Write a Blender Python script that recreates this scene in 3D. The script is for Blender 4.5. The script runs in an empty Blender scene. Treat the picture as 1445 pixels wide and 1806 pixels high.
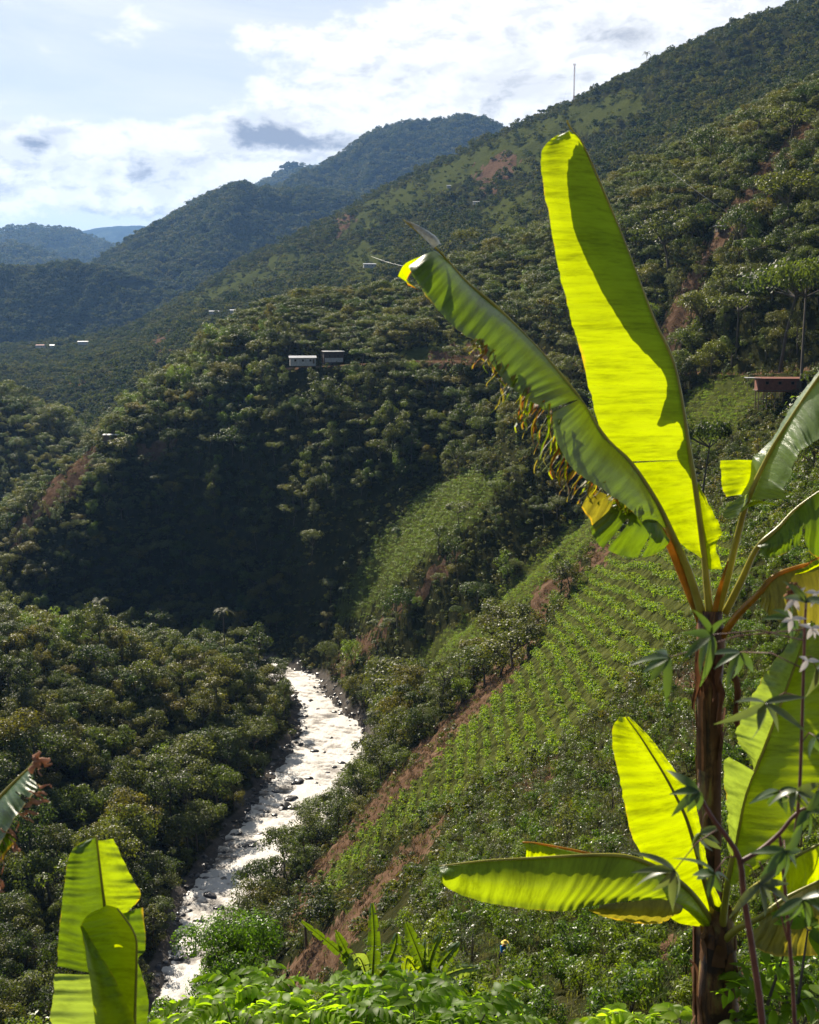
import bpy, math, random
import numpy as np
from mathutils import Vector, Matrix
R = math.radians
rng = np.random.default_rng(7)
random.seed(7)
S = bpy.context.scene
COL = S.collection

# ------------------------------------------------------------ camera
PITCH = R(9.25); FPX = 2107.0
cam_d = bpy.data.cameras.new('camera'); cam = bpy.data.objects.new('camera', cam_d); COL.objects.link(cam)
cam_d.sensor_fit = 'VERTICAL'; cam_d.sensor_height = 30.0; cam_d.sensor_width = 24.0
cam_d.lens = 30.0 * FPX / 1806.0
cam_d.clip_start = 0.1; cam_d.clip_end = 60000
cam.location = (0, 0, 0); cam.rotation_euler = (R(90) - PITCH, 0, 0)
cam_d.dof.use_dof = True; cam_d.dof.focus_distance = 150; cam_d.dof.aperture_fstop = 6.3
S.camera = cam
S.render.resolution_x = 819; S.render.resolution_y = 1024
# ------------------------------------------------------------ sky, sun, exposure
SUN_EL = R(35); SUN_AZ = R(-27)            # azimuth from +Y (view direction), negative = left
SUN = Vector((math.sin(SUN_AZ) * math.cos(SUN_EL), math.cos(SUN_AZ) * math.cos(SUN_EL), math.sin(SUN_EL)))
sd = bpy.data.lights.new('sun', 'SUN'); sd.energy = 5.0; sd.angle = R(0.53); sd.color = (1.0, 0.90, 0.75)
so = bpy.data.objects.new('sun', sd); COL.objects.link(so)
so.rotation_euler = (-SUN).to_track_quat('-Z', 'Y').to_euler()
S.view_settings.view_transform = 'Standard'; S.view_settings.look = 'None'
S.view_settings.exposure = 0.98; S.view_settings.gamma = 1.0
W = bpy.data.worlds.new('World'); S.world = W; W.use_nodes = True
PS, PC = math.sin(PITCH), math.cos(PITCH)
def ray(px, py):
    r = (px - 722.5) / FPX; u = (903 - py) / FPX
    return np.array([r, PC + u * PS, -PS + u * PC])
def P(px, py, Y):
    d = ray(px, py); return d * (Y / d[1])
def tval(py):
    u = (903 - py) / FPX; return (u * PC - PS) / (PC + u * PS)
def proj(x, y, z):                      # world -> photo pixel
    f = y * PC - z * PS; up = y * PS + z * PC
    return 722.5 + FPX * x / f, 903 - FPX * up / f

def build_world():
    nt = W.node_tree; N = nt.nodes; L = nt.links
    for n in list(N): N.remove(n)
    out = N.new('ShaderNodeOutputWorld'); bg = N.new('ShaderNodeBackground'); bg.inputs[1].default_value = 0.047
    sky = N.new('ShaderNodeTexSky'); sky.sky_type = 'NISHITA'; sky.sun_disc = False
    sky.sun_elevation = SUN_EL; sky.sun_rotation = SUN_AZ
    sky.air_density = 1.0; sky.dust_density = 0.6; sky.altitude = 1400
    tc = N.new('ShaderNodeTexCoord')
    def vm(op, a, b=None):
        n = N.new('ShaderNodeVectorMath'); n.operation = op
        if hasattr(a, 'links'): L.new(a, n.inputs[0])
        else: n.inputs[0].default_value = a
        if b is not None:
            if hasattr(b, 'links'): L.new(b, n.inputs[1])
            else: n.inputs[1].default_value = b
        return n
    def m(op, a, b=None, clamp=False):
        n = N.new('ShaderNodeMath'); n.operation = op; n.use_clamp = clamp
        for i, v in enumerate((a, b)):
            if v is None: continue
            if hasattr(v, 'links'): L.new(v, n.inputs[i])
            else: n.inputs[i].default_value = v
        return n.outputs[0]
    def ramp(v, a, b, smooth=True):
        n = N.new('ShaderNodeMapRange'); n.interpolation_type = 'SMOOTHSTEP' if smooth else 'LINEAR'
        L.new(v, n.inputs['Value']); n.inputs['From Min'].default_value = a; n.inputs['From Max'].default_value = b
        return n.outputs[0]
    def noise(vec, sc, det, ro=0.55, dist=0.0):
        n = N.new('ShaderNodeTexNoise'); n.inputs['Scale'].default_value = sc; n.inputs['Detail'].default_value = det
        n.inputs['Roughness'].default_value = ro; n.inputs['Distortion'].default_value = dist
        L.new(vec, n.inputs['Vector']); return n.outputs['Fac']
    g = vm('NORMALIZE', tc.outputs['Generated']).outputs[0]
    gs = vm('MULTIPLY', g, (1.0, 1.0, 2.1)).outputs[0]
    base = noise(gs, 9.0, 9, 0.58, 0.25)
    fine = noise(vm('ADD', gs, (3.1, 1.7, 0.4)).outputs[0], 24.0, 9, 0.62, 0.3)
    veil = noise(vm('MULTIPLY', g, (1.0, 1.0, 4.0)).outputs[0], 4.0, 8, 0.6, 0.6)
    warp = N.new('ShaderNodeTexNoise'); warp.inputs['Scale'].default_value = 22; warp.inputs['Detail'].default_value = 7
    warp.inputs['Roughness'].default_value = 0.62
    L.new(g, warp.inputs['Vector'])
    wv = vm('SCALE', vm('SUBTRACT', warp.outputs['Color'], (0.5, 0.5, 0.5)).outputs[0]); wv.inputs['Scale'].default_value = 0.045
    gw = vm('ADD', g, wv.outputs[0]).outputs[0]
    def blob(px, py, wx, wy, k=1.0):
        d = ray(px, py); d = d / np.linalg.norm(d)
        s = vm('SUBTRACT', gw, tuple(d)).outputs[0]
        s = vm('MULTIPLY', s, (FPX / wx, FPX / wx, FPX / wy)).outputs[0]
        ln = vm('LENGTH', s).outputs['Value']
        return m('MULTIPLY', ramp(ln, 1.0, 0.0), k)
    def total(lst):
        acc = None
        for b in lst:
            v = blob(*b); acc = v if acc is None else m('ADD', acc, v)
        return acc
    white = total([(60, 270, 190, 80, 1.0), (330, 300, 260, 110, 1.1), (120, 350, 330, 70, 0.8), (540, 230, 260, 95, 1.1),
                   (620, 120, 220, 90, .8), (870, 170, 330, 160, 1.1), (1000, 40, 420, 120, .8), (650, 40, 160, 80, .5), (900, 40, 110, 70, .7), (1200, 40, 300, 90, .55), (470, 70, 150, 34, .55), (130, 215, 160, 40, .4)])
    cl = m('ADD', m('MULTIPLY', base, 1.0), m('MULTIPLY', white, 0.42))
    cl = m('ADD', cl, m('MULTIPLY', fine, 0.30))
    cmask = ramp(cl, 0.75, 0.90)
    vmask = m('ADD', m('MULTIPLY', ramp(veil, 0.28, 0.70), 0.7), .22)
    grey = total([(470, 232, 115, 42, 1.25), (585, 245, 105, 36, 1.0), (240, 305, 52, 46, .95), (60, 245, 60, 32, .85), (20, 335, 90, 30, .6),
                  (200, 385, 230, 24, .8), (855, 195, 45, 24, .7), (900, 45, 45, 24, .55), (955, 35, 45, 28, .8), (1080, 55, 130, 46, .55), (690, 255, 60, 22, .5), (985, 190, 60, 25, .4)])
    gmask = ramp(m('ADD', m('MULTIPLY', grey, .75), m('MULTIPLY', m('SUBTRACT', fine, .5), 1.9)), .14, .98)
    gmask = m('MULTIPLY', gmask, ramp(grey, .02, .25))
    # sun-side rim: the same noise sampled a little toward the sun
    b2 = noise(vm('ADD', gs, tuple(np.array(SUN) * 0.035 + np.array((0, 0, .03)))).outputs[0], 9.0, 9, 0.58, 0.25)
    f2 = noise(vm('ADD', gs, tuple(np.array((3.1, 1.7, .4)) + np.array((-.006, .0, .016)))).outputs[0], 24.0, 9, 0.62, 0.3)
    relief = m('ADD', ramp(m('SUBTRACT', b2, base), -0.02, 0.12), m('MULTIPLY', ramp(m('SUBTRACT', f2, fine), 0.0, 0.16), .9))
    sh = m('ADD', m('MULTIPLY', gmask, .9), m('MULTIPLY', relief, 0.26), True)
    def mix(f, a, b):
        n = N.new('ShaderNodeMix'); n.data_type = 'RGBA'
        L.new(f, n.inputs[0])
        for i, v in ((6, a), (7, b)):
            if hasattr(v, 'links'): L.new(v, n.inputs[i])
            else: n.inputs[i].default_value = (*v, 1)
        return n.outputs[2]
    # clouds and their light are only as bright as the sky round them
    ccol = mix(sh, (WHITE,) * 3, (GREY * .84, GREY * .92, GREY * 1.12))
    skyc = mix(m('ADD', 0.0, 0.70), sky.outputs[0], (7.6, 8.4, 9.5))
    vcol = mix(vmask, skyc, (9.8, 10.1, 10.5))
    front = vm('DOT_PRODUCT', g, (0, 1, 0)).outputs['Value']
    fm = ramp(front, 0.35, 0.75)
    col = mix(m('MULTIPLY', cmask, fm), vcol, ccol)
    dn = N.new('ShaderNodeMix'); dn.data_type = 'RGBA'
    L.new(ramp(front, -0.2, 0.7), dn.inputs[0]); L.new(sky.outputs[0], dn.inputs[6]); L.new(col, dn.inputs[7])
    L.new(dn.outputs[2], bg.inputs[0]); L.new(bg.outputs[0], out.inputs[0])
WHITE, GREY = 12.0, 4.0
build_world()

# ------------------------------------------------------------ helpers
def link(o, parent=None):
    COL.objects.link(o)
    if parent is not None: o.parent = parent
    return o
def meshdata(name, v, f, mats=(), smooth=False, attrs=None, midx=None):
    v = np.asarray(v, np.float32)
    me = bpy.data.meshes.new(name)
    if isinstance(f, np.ndarray):
        n, k = f.shape
        me.vertices.add(len(v)); me.vertices.foreach_set('co', v.ravel())
        me.loops.add(n * k); me.loops.foreach_set('vertex_index', f.astype(np.int32).ravel())
        me.polygons.add(n)
        me.polygons.foreach_set('loop_start', np.arange(0, n * k, k, dtype=np.int32))
        me.update(calc_edges=True)
    else:
        me.from_pydata([tuple(map(float, p)) for p in v], [], f)
    for mt in mats: me.materials.append(mt)
    if midx is not None: me.polygons.foreach_set('material_index', np.asarray(midx, np.int32))
    if smooth: me.polygons.foreach_set('use_smooth', np.ones(len(me.polygons), bool))
    if attrs:
        for k_, a in attrs.items():
            a = np.asarray(a, np.float32)
            if a.ndim == 1:
                at = me.attributes.new(k_, 'FLOAT', 'POINT'); at.data.foreach_set('value', a)
            else:
                at = me.attributes.new(k_, 'FLOAT_VECTOR', 'POINT'); at.data.foreach_set('vector', a.ravel())
    me.update()
    return me
def obj(name, me, parent=None, loc=None):
    o = bpy.data.objects.new(name, me); link(o, parent)
    if loc is not None: o.location = loc
    return o
def tag(o, label, cat, group=None, kind=None):
    if label: o['label'] = label
    if cat: o['category'] = cat
    if group: o['group'] = group
    if kind: o['kind'] = kind
    return o
def empty(name, loc, label, cat, group=None):
    o = bpy.data.objects.new(name, None); link(o); o.location = loc; o.empty_display_size = .2
    return tag(o, label, cat, group)
def structure(o):
    o['kind'] = 'structure'; return o

class MB:
    def __init__(s): s.v = []; s.f = []
    def add(s, v, f):
        b = len(s.v); s.v += [tuple(map(float, p)) for p in v]; s.f += [tuple(i + b for i in q) for q in f]; return s
    def box(s, c, d, rz=0, taper=1.0):
        x, y, z = d[0] / 2, d[1] / 2, d[2] / 2; ca, sa = math.cos(rz), math.sin(rz); v = []
        for zz, k in ((-z, 1), (z, taper)):
            for a, b in ((-x, -y), (x, -y), (x, y), (-x, y)):
                a *= k; b *= k
                v.append((c[0] + a * ca - b * sa, c[1] + a * sa + b * ca, c[2] + zz))
        return s.add(v, [(0, 3, 2, 1), (4, 5, 6, 7), (0, 1, 5, 4), (1, 2, 6, 5), (2, 3, 7, 6), (3, 0, 4, 7)])
    def tube(s, pts, rad, n=8, flat=1.0, cap=True):
        pts = [np.array(p, float) for p in pts]
        if not hasattr(rad, '__len__'): rad = [rad] * len(pts)
        rings = []
        up = np.array((0.13, 0.99, 0.05)); b0 = len(s.v); v = []
        for i, p in enumerate(pts):
            t = pts[min(i + 1, len(pts) - 1)] - pts[max(i - 1, 0)]; t = t / (np.linalg.norm(t) + 1e-9)
            x = np.cross(t, up); nx = np.linalg.norm(x)
            if nx < 1e-3: x = np.cross(t, (1, 0, 0)); nx = np.linalg.norm(x)
            x /= nx; y = np.cross(t, x)
            for k in range(n):
                a = 2 * math.pi * k / n
                v.append(p + rad[i] * (x * math.cos(a) + y * math.sin(a) * flat))
        f = []
        for i in range(len(pts) - 1):
            for k in range(n):
                k2 = (k + 1) % n
                f.append((i * n + k, i * n + k2, (i + 1) * n + k2, (i + 1) * n + k))
        if cap:
            f.append(tuple(range(n - 1, -1, -1))); f.append(tuple((len(pts) - 1) * n + k for k in range(n)))
        return s.add(v, f)
    def build(s, name, mat, parent=None, smooth=False, loc=None):
        return obj(name, meshdata(name, s.v, s.f, [mat], smooth), parent, loc)

# ------------------------------------------------------------ numpy noise
_perm = np.random.default_rng(3).permutation(256); _perm = np.concatenate([_perm, _perm])
_gr = np.random.default_rng(4).uniform(0, 2 * np.pi, 256); _gx, _gy = np.cos(_gr), np.sin(_gr)
def pn(x, y):
    xi = np.floor(x).astype(int); yi = np.floor(y).astype(int); xf = x - xi; yf = y - yi
    xi &= 255; yi &= 255
    u = xf ** 3 * (xf * (xf * 6 - 15) + 10); v = yf ** 3 * (yf * (yf * 6 - 15) + 10)
    def g(ix, iy, dx, dy):
        h = _perm[_perm[ix & 255] + (iy & 255)]; return _gx[h] * dx + _gy[h] * dy
    a = g(xi, yi, xf, yf); b = g(xi + 1, yi, xf - 1, yf); c = g(xi, yi + 1, xf, yf - 1); d = g(xi + 1, yi + 1, xf - 1, yf - 1)
    return (a * (1 - u) + b * u) * (1 - v) + (c * (1 - u) + d * u) * v
def fbm(x, y, o=4, ridge=False):
    s = 0; a = 1.0; t = 0
    for i in range(o):
        n = pn(x * 2 ** i + 17.3 * i, y * 2 ** i + 9.1 * i)
        if ridge: n = 0.5 - 2 * np.abs(n)
        s = s + n * a; t += a; a *= .5
    return s / t

# ------------------------------------------------------------ materials
def new_mat(name):
    m = bpy.data.materials.new(name); m.use_nodes = True; nt = m.node_tree
    for n in list(nt.nodes): nt.nodes.remove(n)
    return m, nt, nt.nodes, nt.links
def _in(L, sock, v):
    if hasattr(v, 'links'): L.new(v, sock)
    elif hasattr(v, '__len__') and len(v) == 3 and sock.type == 'RGBA': sock.default_value = (*v, 1)
    else: sock.default_value = v
def ramp_node(N, L, fac, stops, interp='LINEAR'):
    n = N.new('ShaderNodeValToRGB'); cr = n.color_ramp; cr.interpolation = interp
    while len(cr.elements) < len(stops): cr.elements.new(0.5)
    for e, (p, c) in zip(cr.elements, stops): e.position = p; e.color = (*c, 1)
    L.new(fac, n.inputs[0]); return n.outputs[0]
def noise_node(N, L, scale, det=5, ro=.55, vec=None, dist=0.0):
    n = N.new('ShaderNodeTexNoise'); n.inputs['Scale'].default_value = scale; n.inputs['Detail'].default_value = det
    n.inputs['Roughness'].default_value = ro; n.inputs['Distortion'].default_value = dist
    if vec is None:
        tc = N.new('ShaderNodeTexCoord'); vec = tc.outputs['Object']
    L.new(vec, n.inputs['Vector']); return n.outputs['Fac']
def mixc(N, L, f, a, b, mode='MIX'):
    n = N.new('ShaderNodeMix'); n.data_type = 'RGBA'; n.blend_type = mode
    _in(L, n.inputs[0], f); _in(L, n.inputs[6], a); _in(L, n.inputs[7], b); return n.outputs[2]
def maprange(N, L, v, a, b, c=0.0, d=1.0, smooth=True):
    n = N.new('ShaderNodeMapRange'); n.interpolation_type = 'SMOOTHSTEP' if smooth else 'LINEAR'
    _in(L, n.inputs['Value'], v)
    for k, x in (('From Min', a), ('From Max', b), ('To Min', c), ('To Max', d)): n.inputs[k].default_value = x
    return n.outputs[0]
def mth(N, L, op, a, b=None):
    n = N.new('ShaderNodeMath'); n.operation = op; _in(L, n.inputs[0], a)
    if b is not None: _in(L, n.inputs[1], b)
    return n.outputs[0]
def finish(N, L, col, rough=.6, spec=.5, trans=0.0, tcol=None, bump=None, bstr=.5, bdist=.1):
    out = N.new('ShaderNodeOutputMaterial'); p = N.new('ShaderNodeBsdfPrincipled')
    _in(L, p.inputs['Base Color'], col); _in(L, p.inputs['Roughness'], rough); p.inputs['Specular IOR Level'].default_value = spec
    if bump is not None:
        b = N.new('ShaderNodeBump'); b.inputs['Strength'].default_value = bstr; b.inputs['Distance'].default_value = bdist
        L.new(bump, b.inputs['Height']); L.new(b.outputs[0], p.inputs['Normal'])
    if trans:
        t = N.new('ShaderNodeBsdfTranslucent'); _in(L, t.inputs[0], tcol if tcol is not None else col)
        mx = N.new('ShaderNodeMixShader'); _in(L, mx.inputs[0], trans)
        L.new(p.outputs[0], mx.inputs[1]); L.new(t.outputs[0], mx.inputs[2]); L.new(mx.outputs[0], out.inputs[0])
    else: L.new(p.outputs[0], out.inputs[0])
    return p
def simple(name, col, rough=.7, spec=.4, var=.25, scale=3.0, trans=0.0, bump=.3, bdist=.02):
    m, nt, N, L = new_mat(name)
    f = noise_node(N, L, scale, 6)
    c2 = tuple(min(1, c * (1 + var)) for c in col); c1 = tuple(c * (1 - var) for c in col)
    c = ramp_node(N, L, f, [(0.3, c1), (0.7, c2)])
    finish(N, L, c, rough, spec, trans, None, f, bump, bdist)
    return m
def foliage(name, cols, rough=.42, spec=.5, trans=.3, tgain=1.5, nscale=.35):
    """leaf colour picked per tree (Object Info random) and varied leaf clump by leaf clump"""
    m, nt, N, L = new_mat(name)
    oi = N.new('ShaderNodeObjectInfo')
    n = len(cols); c = ramp_node(N, L, oi.outputs['Random'], [((i + .0) / n, cols[i]) for i in range(n)], 'LINEAR')
    g = N.new('ShaderNodeNewGeometry')
    v = mth(N, L, 'ADD', mth(N, L, 'MULTIPLY', g.outputs['Random Per Island'], .55), .68)
    f = noise_node(N, L, nscale, 3)
    v = mth(N, L, 'MULTIPLY', v, mth(N, L, 'ADD', f, .5))
    hs = N.new('ShaderNodeVectorMath'); hs.operation = 'SCALE'; L.new(c, hs.inputs[0]); L.new(v, hs.inputs['Scale'])
    tc = N.new('ShaderNodeVectorMath'); tc.operation = 'MULTIPLY'; L.new(hs.outputs[0], tc.inputs[0]); tc.inputs[1].default_value = (1.25 * tgain, 1.3 * tgain, .45 * tgain)
    finish(N, L, hs.outputs[0], rough, spec, trans, tc.outputs[0])
    return m
# ------------------------------------------------------------ the ground: one sheet to the horizon
# feature lines of the land: (photo direction x, y, distance); heights follow from them
F = []
def fl(pts, step=45):
    pts = np.array(pts, float)
    for a, b in zip(pts[:-1], pts[1:]):
        n = max(1, int(math.hypot(b[0] - a[0], b[1] - a[1]) / step))
        for k in range(n):
            s = k / n; q = a + (b - a) * s; q[2] = math.exp(math.log(a[2]) * (1 - s) + math.log(b[2]) * s); F.append(tuple(q))
    F.append(tuple(pts[-1]))
HW = -130.0
# near slope under the viewer
for px in (-300, 100, 500, 900, 1300, 1700):
    F += [(px, 2350, 4), (px, 1980, 10)]
    F.append((px, 1880, 25))
fl([(900, 1806, 45), (1300, 1790, 38), (1750, 1700, 38)], 150)
fl([(700, 1830, 48), (400, 1880, 58), (100, 1960, 66), (-300, 2010, 75)], 150)
fl([(760, 1690, 72), (887, 1685, 61), (1100, 1640, 58), (1300, 1600, 55), (1750, 1480, 55)], 120)
fl([(500, 1830, 88), (640, 1740, 96), (760, 1600, 100), (900, 1530, 95), (1100, 1440, 90), (1300, 1350, 90), (1750, 1200, 90)], 100)
# field: lower right edge, middle, upper left edge
fl([(470, 1740, 190), (560, 1600, 214), (700, 1480, 205), (850, 1370, 185), (1050, 1290, 150), (1200, 1150, 150), (1330, 1000, 150), (1500, 880, 155), (1750, 750, 160)], 70)
fl([(540, 1550, 246), (650, 1430, 250), (750, 1330, 260), (850, 1220, 272), (960, 1090, 290), (1030, 1000, 305), (1110, 900, 325), (1190, 780, 345), (1230, 700, 365)], 60)
fl([(700, 1380, 228), (820, 1300, 226), (950, 1180, 225), (1080, 1080, 225), (1180, 950, 240), (1300, 850, 250), (1450, 780, 250), (1750, 660, 250)], 70)
fl([(690, 1215, 322), (760, 1140, 322), (850, 1080, 325), (950, 990, 330), (1050, 900, 345), (1110, 800, 362)], 50)
# gully beyond it, second spur and its far gully
fl([(720, 1235, 336), (760, 1190, 342), (850, 1125, 348), (950, 1035, 354), (1045, 935, 366)], 50)
fl([(700, 1150, 372), (760, 1110, 372), (850, 1010, 374), (930, 930, 380), (1000, 850, 392)], 50)
fl([(600, 1190, 400), (640, 1130, 396), (760, 1000, 390), (900, 850, 402), (1000, 740, 415), (1060, 680, 425)], 50)
fl([(560, 1210, 424), (600, 1110, 428), (700, 960, 432), (800, 840, 444), (900, 740, 450)], 60)
# river banks
fl([(650, 1300, 350), (665, 1345, 330), (625, 1425, 300), (590, 1485, 280), (540, 1545, 257), (500, 1605, 246)], 40)
# near slope toe hidden behind it
fl([(440, 1750, 212), (300, 1950, 175), (100, 2100, 150), (-300, 2200, 140)], 80)
# left forest hill
fl([(280, 1760, 222), (100, 1830, 200), (-300, 1900, 190)], 70)
fl([(330, 1640, 244), (200, 1660, 240), (0, 1680, 228), (-300, 1700, 225)], 80)
fl([(400, 1500, 276), (250, 1490, 278), (100, 1480, 272), (-100, 1470, 262), (-300, 1450, 262)], 80)
fl([(480, 1380, 326), (350, 1330, 326), (200, 1310, 318), (0, 1300, 302), (-300, 1270, 300)], 80)
fl([(515, 1290, 362), (490, 1246, 372), (440, 1204, 378), (380, 1173, 382), (300, 1162, 385), (200, 1145, 385), (100, 1128, 378), (0, 1110, 372), (-300, 1065, 370)], 40)
fl([(480, 1200, 415), (400, 1185, 432), (300, 1175, 440), (100, 1172, 440), (-300, 1165, 440)], 60)
fl([(520, 1190, 428), (400, 1140, 470), (300, 1125, 480), (100, 1110, 486), (-300, 1080, 488)], 60)
# the dark bowl and the spur it is cut into
fl([(580, 1110, 440), (450, 1030, 492), (300, 1010, 505), (100, 1000, 508), (-300, 990, 505)], 70)
fl([(880, 740, 472), (750, 800, 474), (640, 860, 470), (560, 930, 468), (450, 920, 498), (300, 880, 528), (100, 900, 524)], 70)
fl([(800, 700, 490), (600, 760, 502), (450, 780, 528), (330, 750, 552), (230, 770, 556)], 70)
fl([(-300, 1130, 520), (-100, 1010, 530), (0, 935, 540), (80, 860, 550), (165, 790, 560), (240, 712, 590), (335, 640, 620), (425, 585, 640), (560, 545, 670), (700, 520, 685), (850, 465, 670), (1000, 415, 625), (1080, 345, 610), (1150, 318, 600), (1250, 268, 570), (1350, 218, 545), (1445, 175, 520), (1750, 40, 500)], 45)
fl([(470, 655, 556), (560, 645, 545), (640, 642, 535), (800, 640, 512), (950, 640, 470), (1060, 640, 440), (1190, 655, 400), (1320, 655, 360), (1445, 650, 330), (1750, 600, 320)], 60)
fl([(1190, 560, 422), (1320, 560, 380), (1445, 520, 345), (1750, 440, 330)], 90)
fl([(600, 600, 600), (800, 560, 590), (1000, 520, 545)], 90)
fl([(380, 720, 552), (410, 670, 575), (440, 620, 600)], 60)
fl([(1000, 500, 520), (1180, 430, 475), (1300, 380, 440), (1445, 320, 410), (1750, 220, 400)], 90)
# valley behind the spur
fl([(-300, 1180, 610), (0, 1000, 620), (165, 890, 640), (335, 730, 730), (560, 620, 800), (850, 540, 800), (1150, 400, 750), (1445, 280, 660), (1750, 180, 640)], 90)
# small hill at the left and the valley behind it
fl([(-300, 640, 850), (0, 690, 850), (60, 706, 840), (110, 738, 815), (145, 768, 785), (190, 815, 740)], 35)
fl([(-300, 880, 700), (0, 860, 700), (60, 860, 700), (110, 850, 690)], 60)
fl([(-300, 830, 1020), (0, 830, 1000), (100, 830, 950), (180, 810, 880)], 80)
# long mountain flank
fl([(-300, 700, 1400), (0, 700, 1400), (140, 735, 1150), (240, 680, 1150), (330, 640, 1150), (450, 580, 1150), (700, 500, 1120), (900, 420, 1080), (1100, 330, 980), (1300, 240, 900), (1445, 180, 850), (1750, 60, 800)], 90)
fl([(0, 655, 1700), (200, 625, 1650), (400, 530, 1650), (600, 450, 1600), (800, 370, 1500), (1000, 280, 1400), (1200, 190, 1250), (1445, 110, 1150), (1750, 0, 1100)], 90)
fl([(-300, 640, 2200), (0, 622, 2150), (100, 614, 2150), (180, 608, 2100), (250, 583, 2100), (330, 530, 2100), (400, 487, 2100), (500, 440, 2050), (600, 386, 2000), (700, 332, 1950), (800, 284, 1850), (900, 237, 1750), (1010, 190, 1650), (1060, 165, 1600), (1120, 135, 1550), (1200, 95, 1500), (1300, 50, 1450), (1445, 20, 1400), (1750, -120, 1350)], 45)
fl([(-300, 700, 2800), (0, 680, 2800), (250, 650, 2700), (500, 540, 2600), (900, 380, 2350), (1200, 260, 2100), (1750, 50, 1900)], 110)
fl([(-300, 640, 4500), (300, 640, 4500), (900, 600, 4000), (1750, 560, 4000)], 200)
fl([(-300, 590, 16000), (700, 590, 16000), (1750, 590, 16000)], 300)
F = np.array(F)
CP = np.array([P(a, b, c) for a, b, c in F])
ca, cl, ct = CP[:, 0] / CP[:, 1], np.log(CP[:, 1]), CP[:, 2] / CP[:, 1]
KA = 3.2
def phi(r): return r ** 1.35
_q = np.stack([ca * KA, cl], 1)
_d = np.linalg.norm(_q[:, None] - _q[None], axis=2)
_n = len(_q); A = np.zeros((_n + 3, _n + 3)); A[:_n, :_n] = phi(_d) - np.eye(_n) * 0.004
A[:_n, _n] = 1; A[:_n, _n + 1:] = _q; A[_n:, :_n] = A[:_n, _n:].T
_w = np.linalg.lstsq(A, np.concatenate([ct, np.zeros(3)]), rcond=None)[0]
NA, NL = 560, 900
AG = np.linspace(-0.62, 0.62, NA)
_u = np.linspace(0, 1, NL)
_lk = np.interp(_u, [0, .06, .78, .93, 1], [math.log(2.5), math.log(35), math.log(760), math.log(2700), math.log(16000)])
LG = _lk
def rbf(a, l):
    q = np.stack([a * KA, l], 1).astype(np.float32); out = np.empty(len(q), np.float32)
    w = _w.astype(np.float32); c = _q.astype(np.float32)
    for i in range(0, len(q), 20000):
        s = q[i:i + 20000]
        d2 = (s[:, None, 0] - c[None, :, 0]) ** 2 + (s[:, None, 1] - c[None, :, 1]) ** 2
        out[i:i + 20000] = np.power(d2, 1.35 / 2, dtype=np.float32) @ w[:_n] + w[_n] + s @ w[_n + 1:]
    return out
GA, GL = np.meshgrid(AG, LG)                     # [row = distance, col = direction]
# evaluate on every second node, then interpolate
def up2(a):
    return a
TG = rbf(GA[::2, ::2].ravel(), GL[::2, ::2].ravel()).reshape(GA[::2, ::2].shape)
def interp_cols(T, xs, xn, axis):
    if axis == 1: return np.stack([np.interp(xn, xs, r) for r in T])
    return np.stack([np.interp(xn, xs, T[:, k]) for k in range(T.shape[1])], 1)
TG = interp_cols(interp_cols(TG, AG[::2], AG, 1), LG[::2], LG, 0)
YG = np.exp(GL); XG = GA * YG; ZG = TG * YG
def lw(v, pts): return np.interp(v, [math.log(p[0]) for p in pts], [p[1] for p in pts])
# relief: broad folds, runnels down the slope, lumps
s1 = lw(GL, [(5, 0), (60, .3), (250, 2.2), (600, 3.5), (900, 5), (2000, 9), (4000, 9)])
ZG += s1 * fbm(XG / 75, YG / 75, 4) * 1.6
s2 = lw(GL, [(500, 0), (900, 14), (2000, 26), (2600, 20)])
un = (XG * .8 + YG * .6) / 260; vn = (-XG * .6 + YG * .8) / 620
ZG += s2 * fbm(un, vn, 5, True) * .9
s3 = lw(GL, [(100, 0), (180, 1.3), (450, 2.0), (700, 0)])
ZG += s3 * fbm((XG * .77 - YG * .63) / 11, (XG * .63 + YG * .77) / 70, 3, True)
s4 = lw(GL, [(3, .03), (40, .25), (600, .5), (2000, 1.5)])
ZG += s4 * fbm(XG / 6, YG / 6, 3)
# river channel
RIV_L = [(560, 1212), (520, 1222), (528, 1250), (530, 1290), (500, 1340), (462, 1395), (420, 1460), (374, 1515), (330, 1585), (312, 1650), (288, 1740), (258, 1830), (230, 2000), (150, 2150)]
RIV_R = [(250, 2300), (330, 2000), (338, 1830), (368, 1750), (395, 1690), (424, 1620), (470, 1555), (532, 1495), (595, 1430), (650, 1360), (652, 1325), (640, 1285), (590, 1240)]
def onw(px, py): d = ray(px, py); return (d * (HW / d[2]))[:2]
RV = np.array([onw(*p) for p in RIV_L + RIV_R])
# upstream the river turns left behind the forest hill
UP = np.array([(-35.0, 424.0), (-60, 448), (-120, 462), (-220, 466), (-300, 470), (-300, 446), (-220, 440), (-120, 438), (-66, 428)])
RIVPOLY = np.concatenate([np.array([onw(575, 1222)]), UP[:5], UP[5:], np.array([onw(*p) for p in RIV_L[1:]]), np.array([onw(*p) for p in RIV_R])])
def inside(x, y, poly):
    c = np.zeros(x.shape, bool); n = len(poly)
    for i in range(n):
        x1, y1 = poly[i]; x2, y2 = poly[(i + 1) % n]
        if y1 == y2: continue
        k = ((y1 > y) != (y2 > y)) & (x < (x2 - x1) * (y - y1) / (y2 - y1) + x1); c ^= k
    return c
def edist(x, y, poly):
    d = np.full(x.shape, 1e9); n = len(poly)
    for i in range(n):
        a = poly[i]; b = poly[(i + 1) % n]; ab = b - a; L2 = (ab ** 2).sum() + 1e-9
        t = np.clip(((x - a[0]) * ab[0] + (y - a[1]) * ab[1]) / L2, 0, 1)
        d = np.minimum(d, np.hypot(x - a[0] - t * ab[0], y - a[1] - t * ab[1]))
    return d
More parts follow.
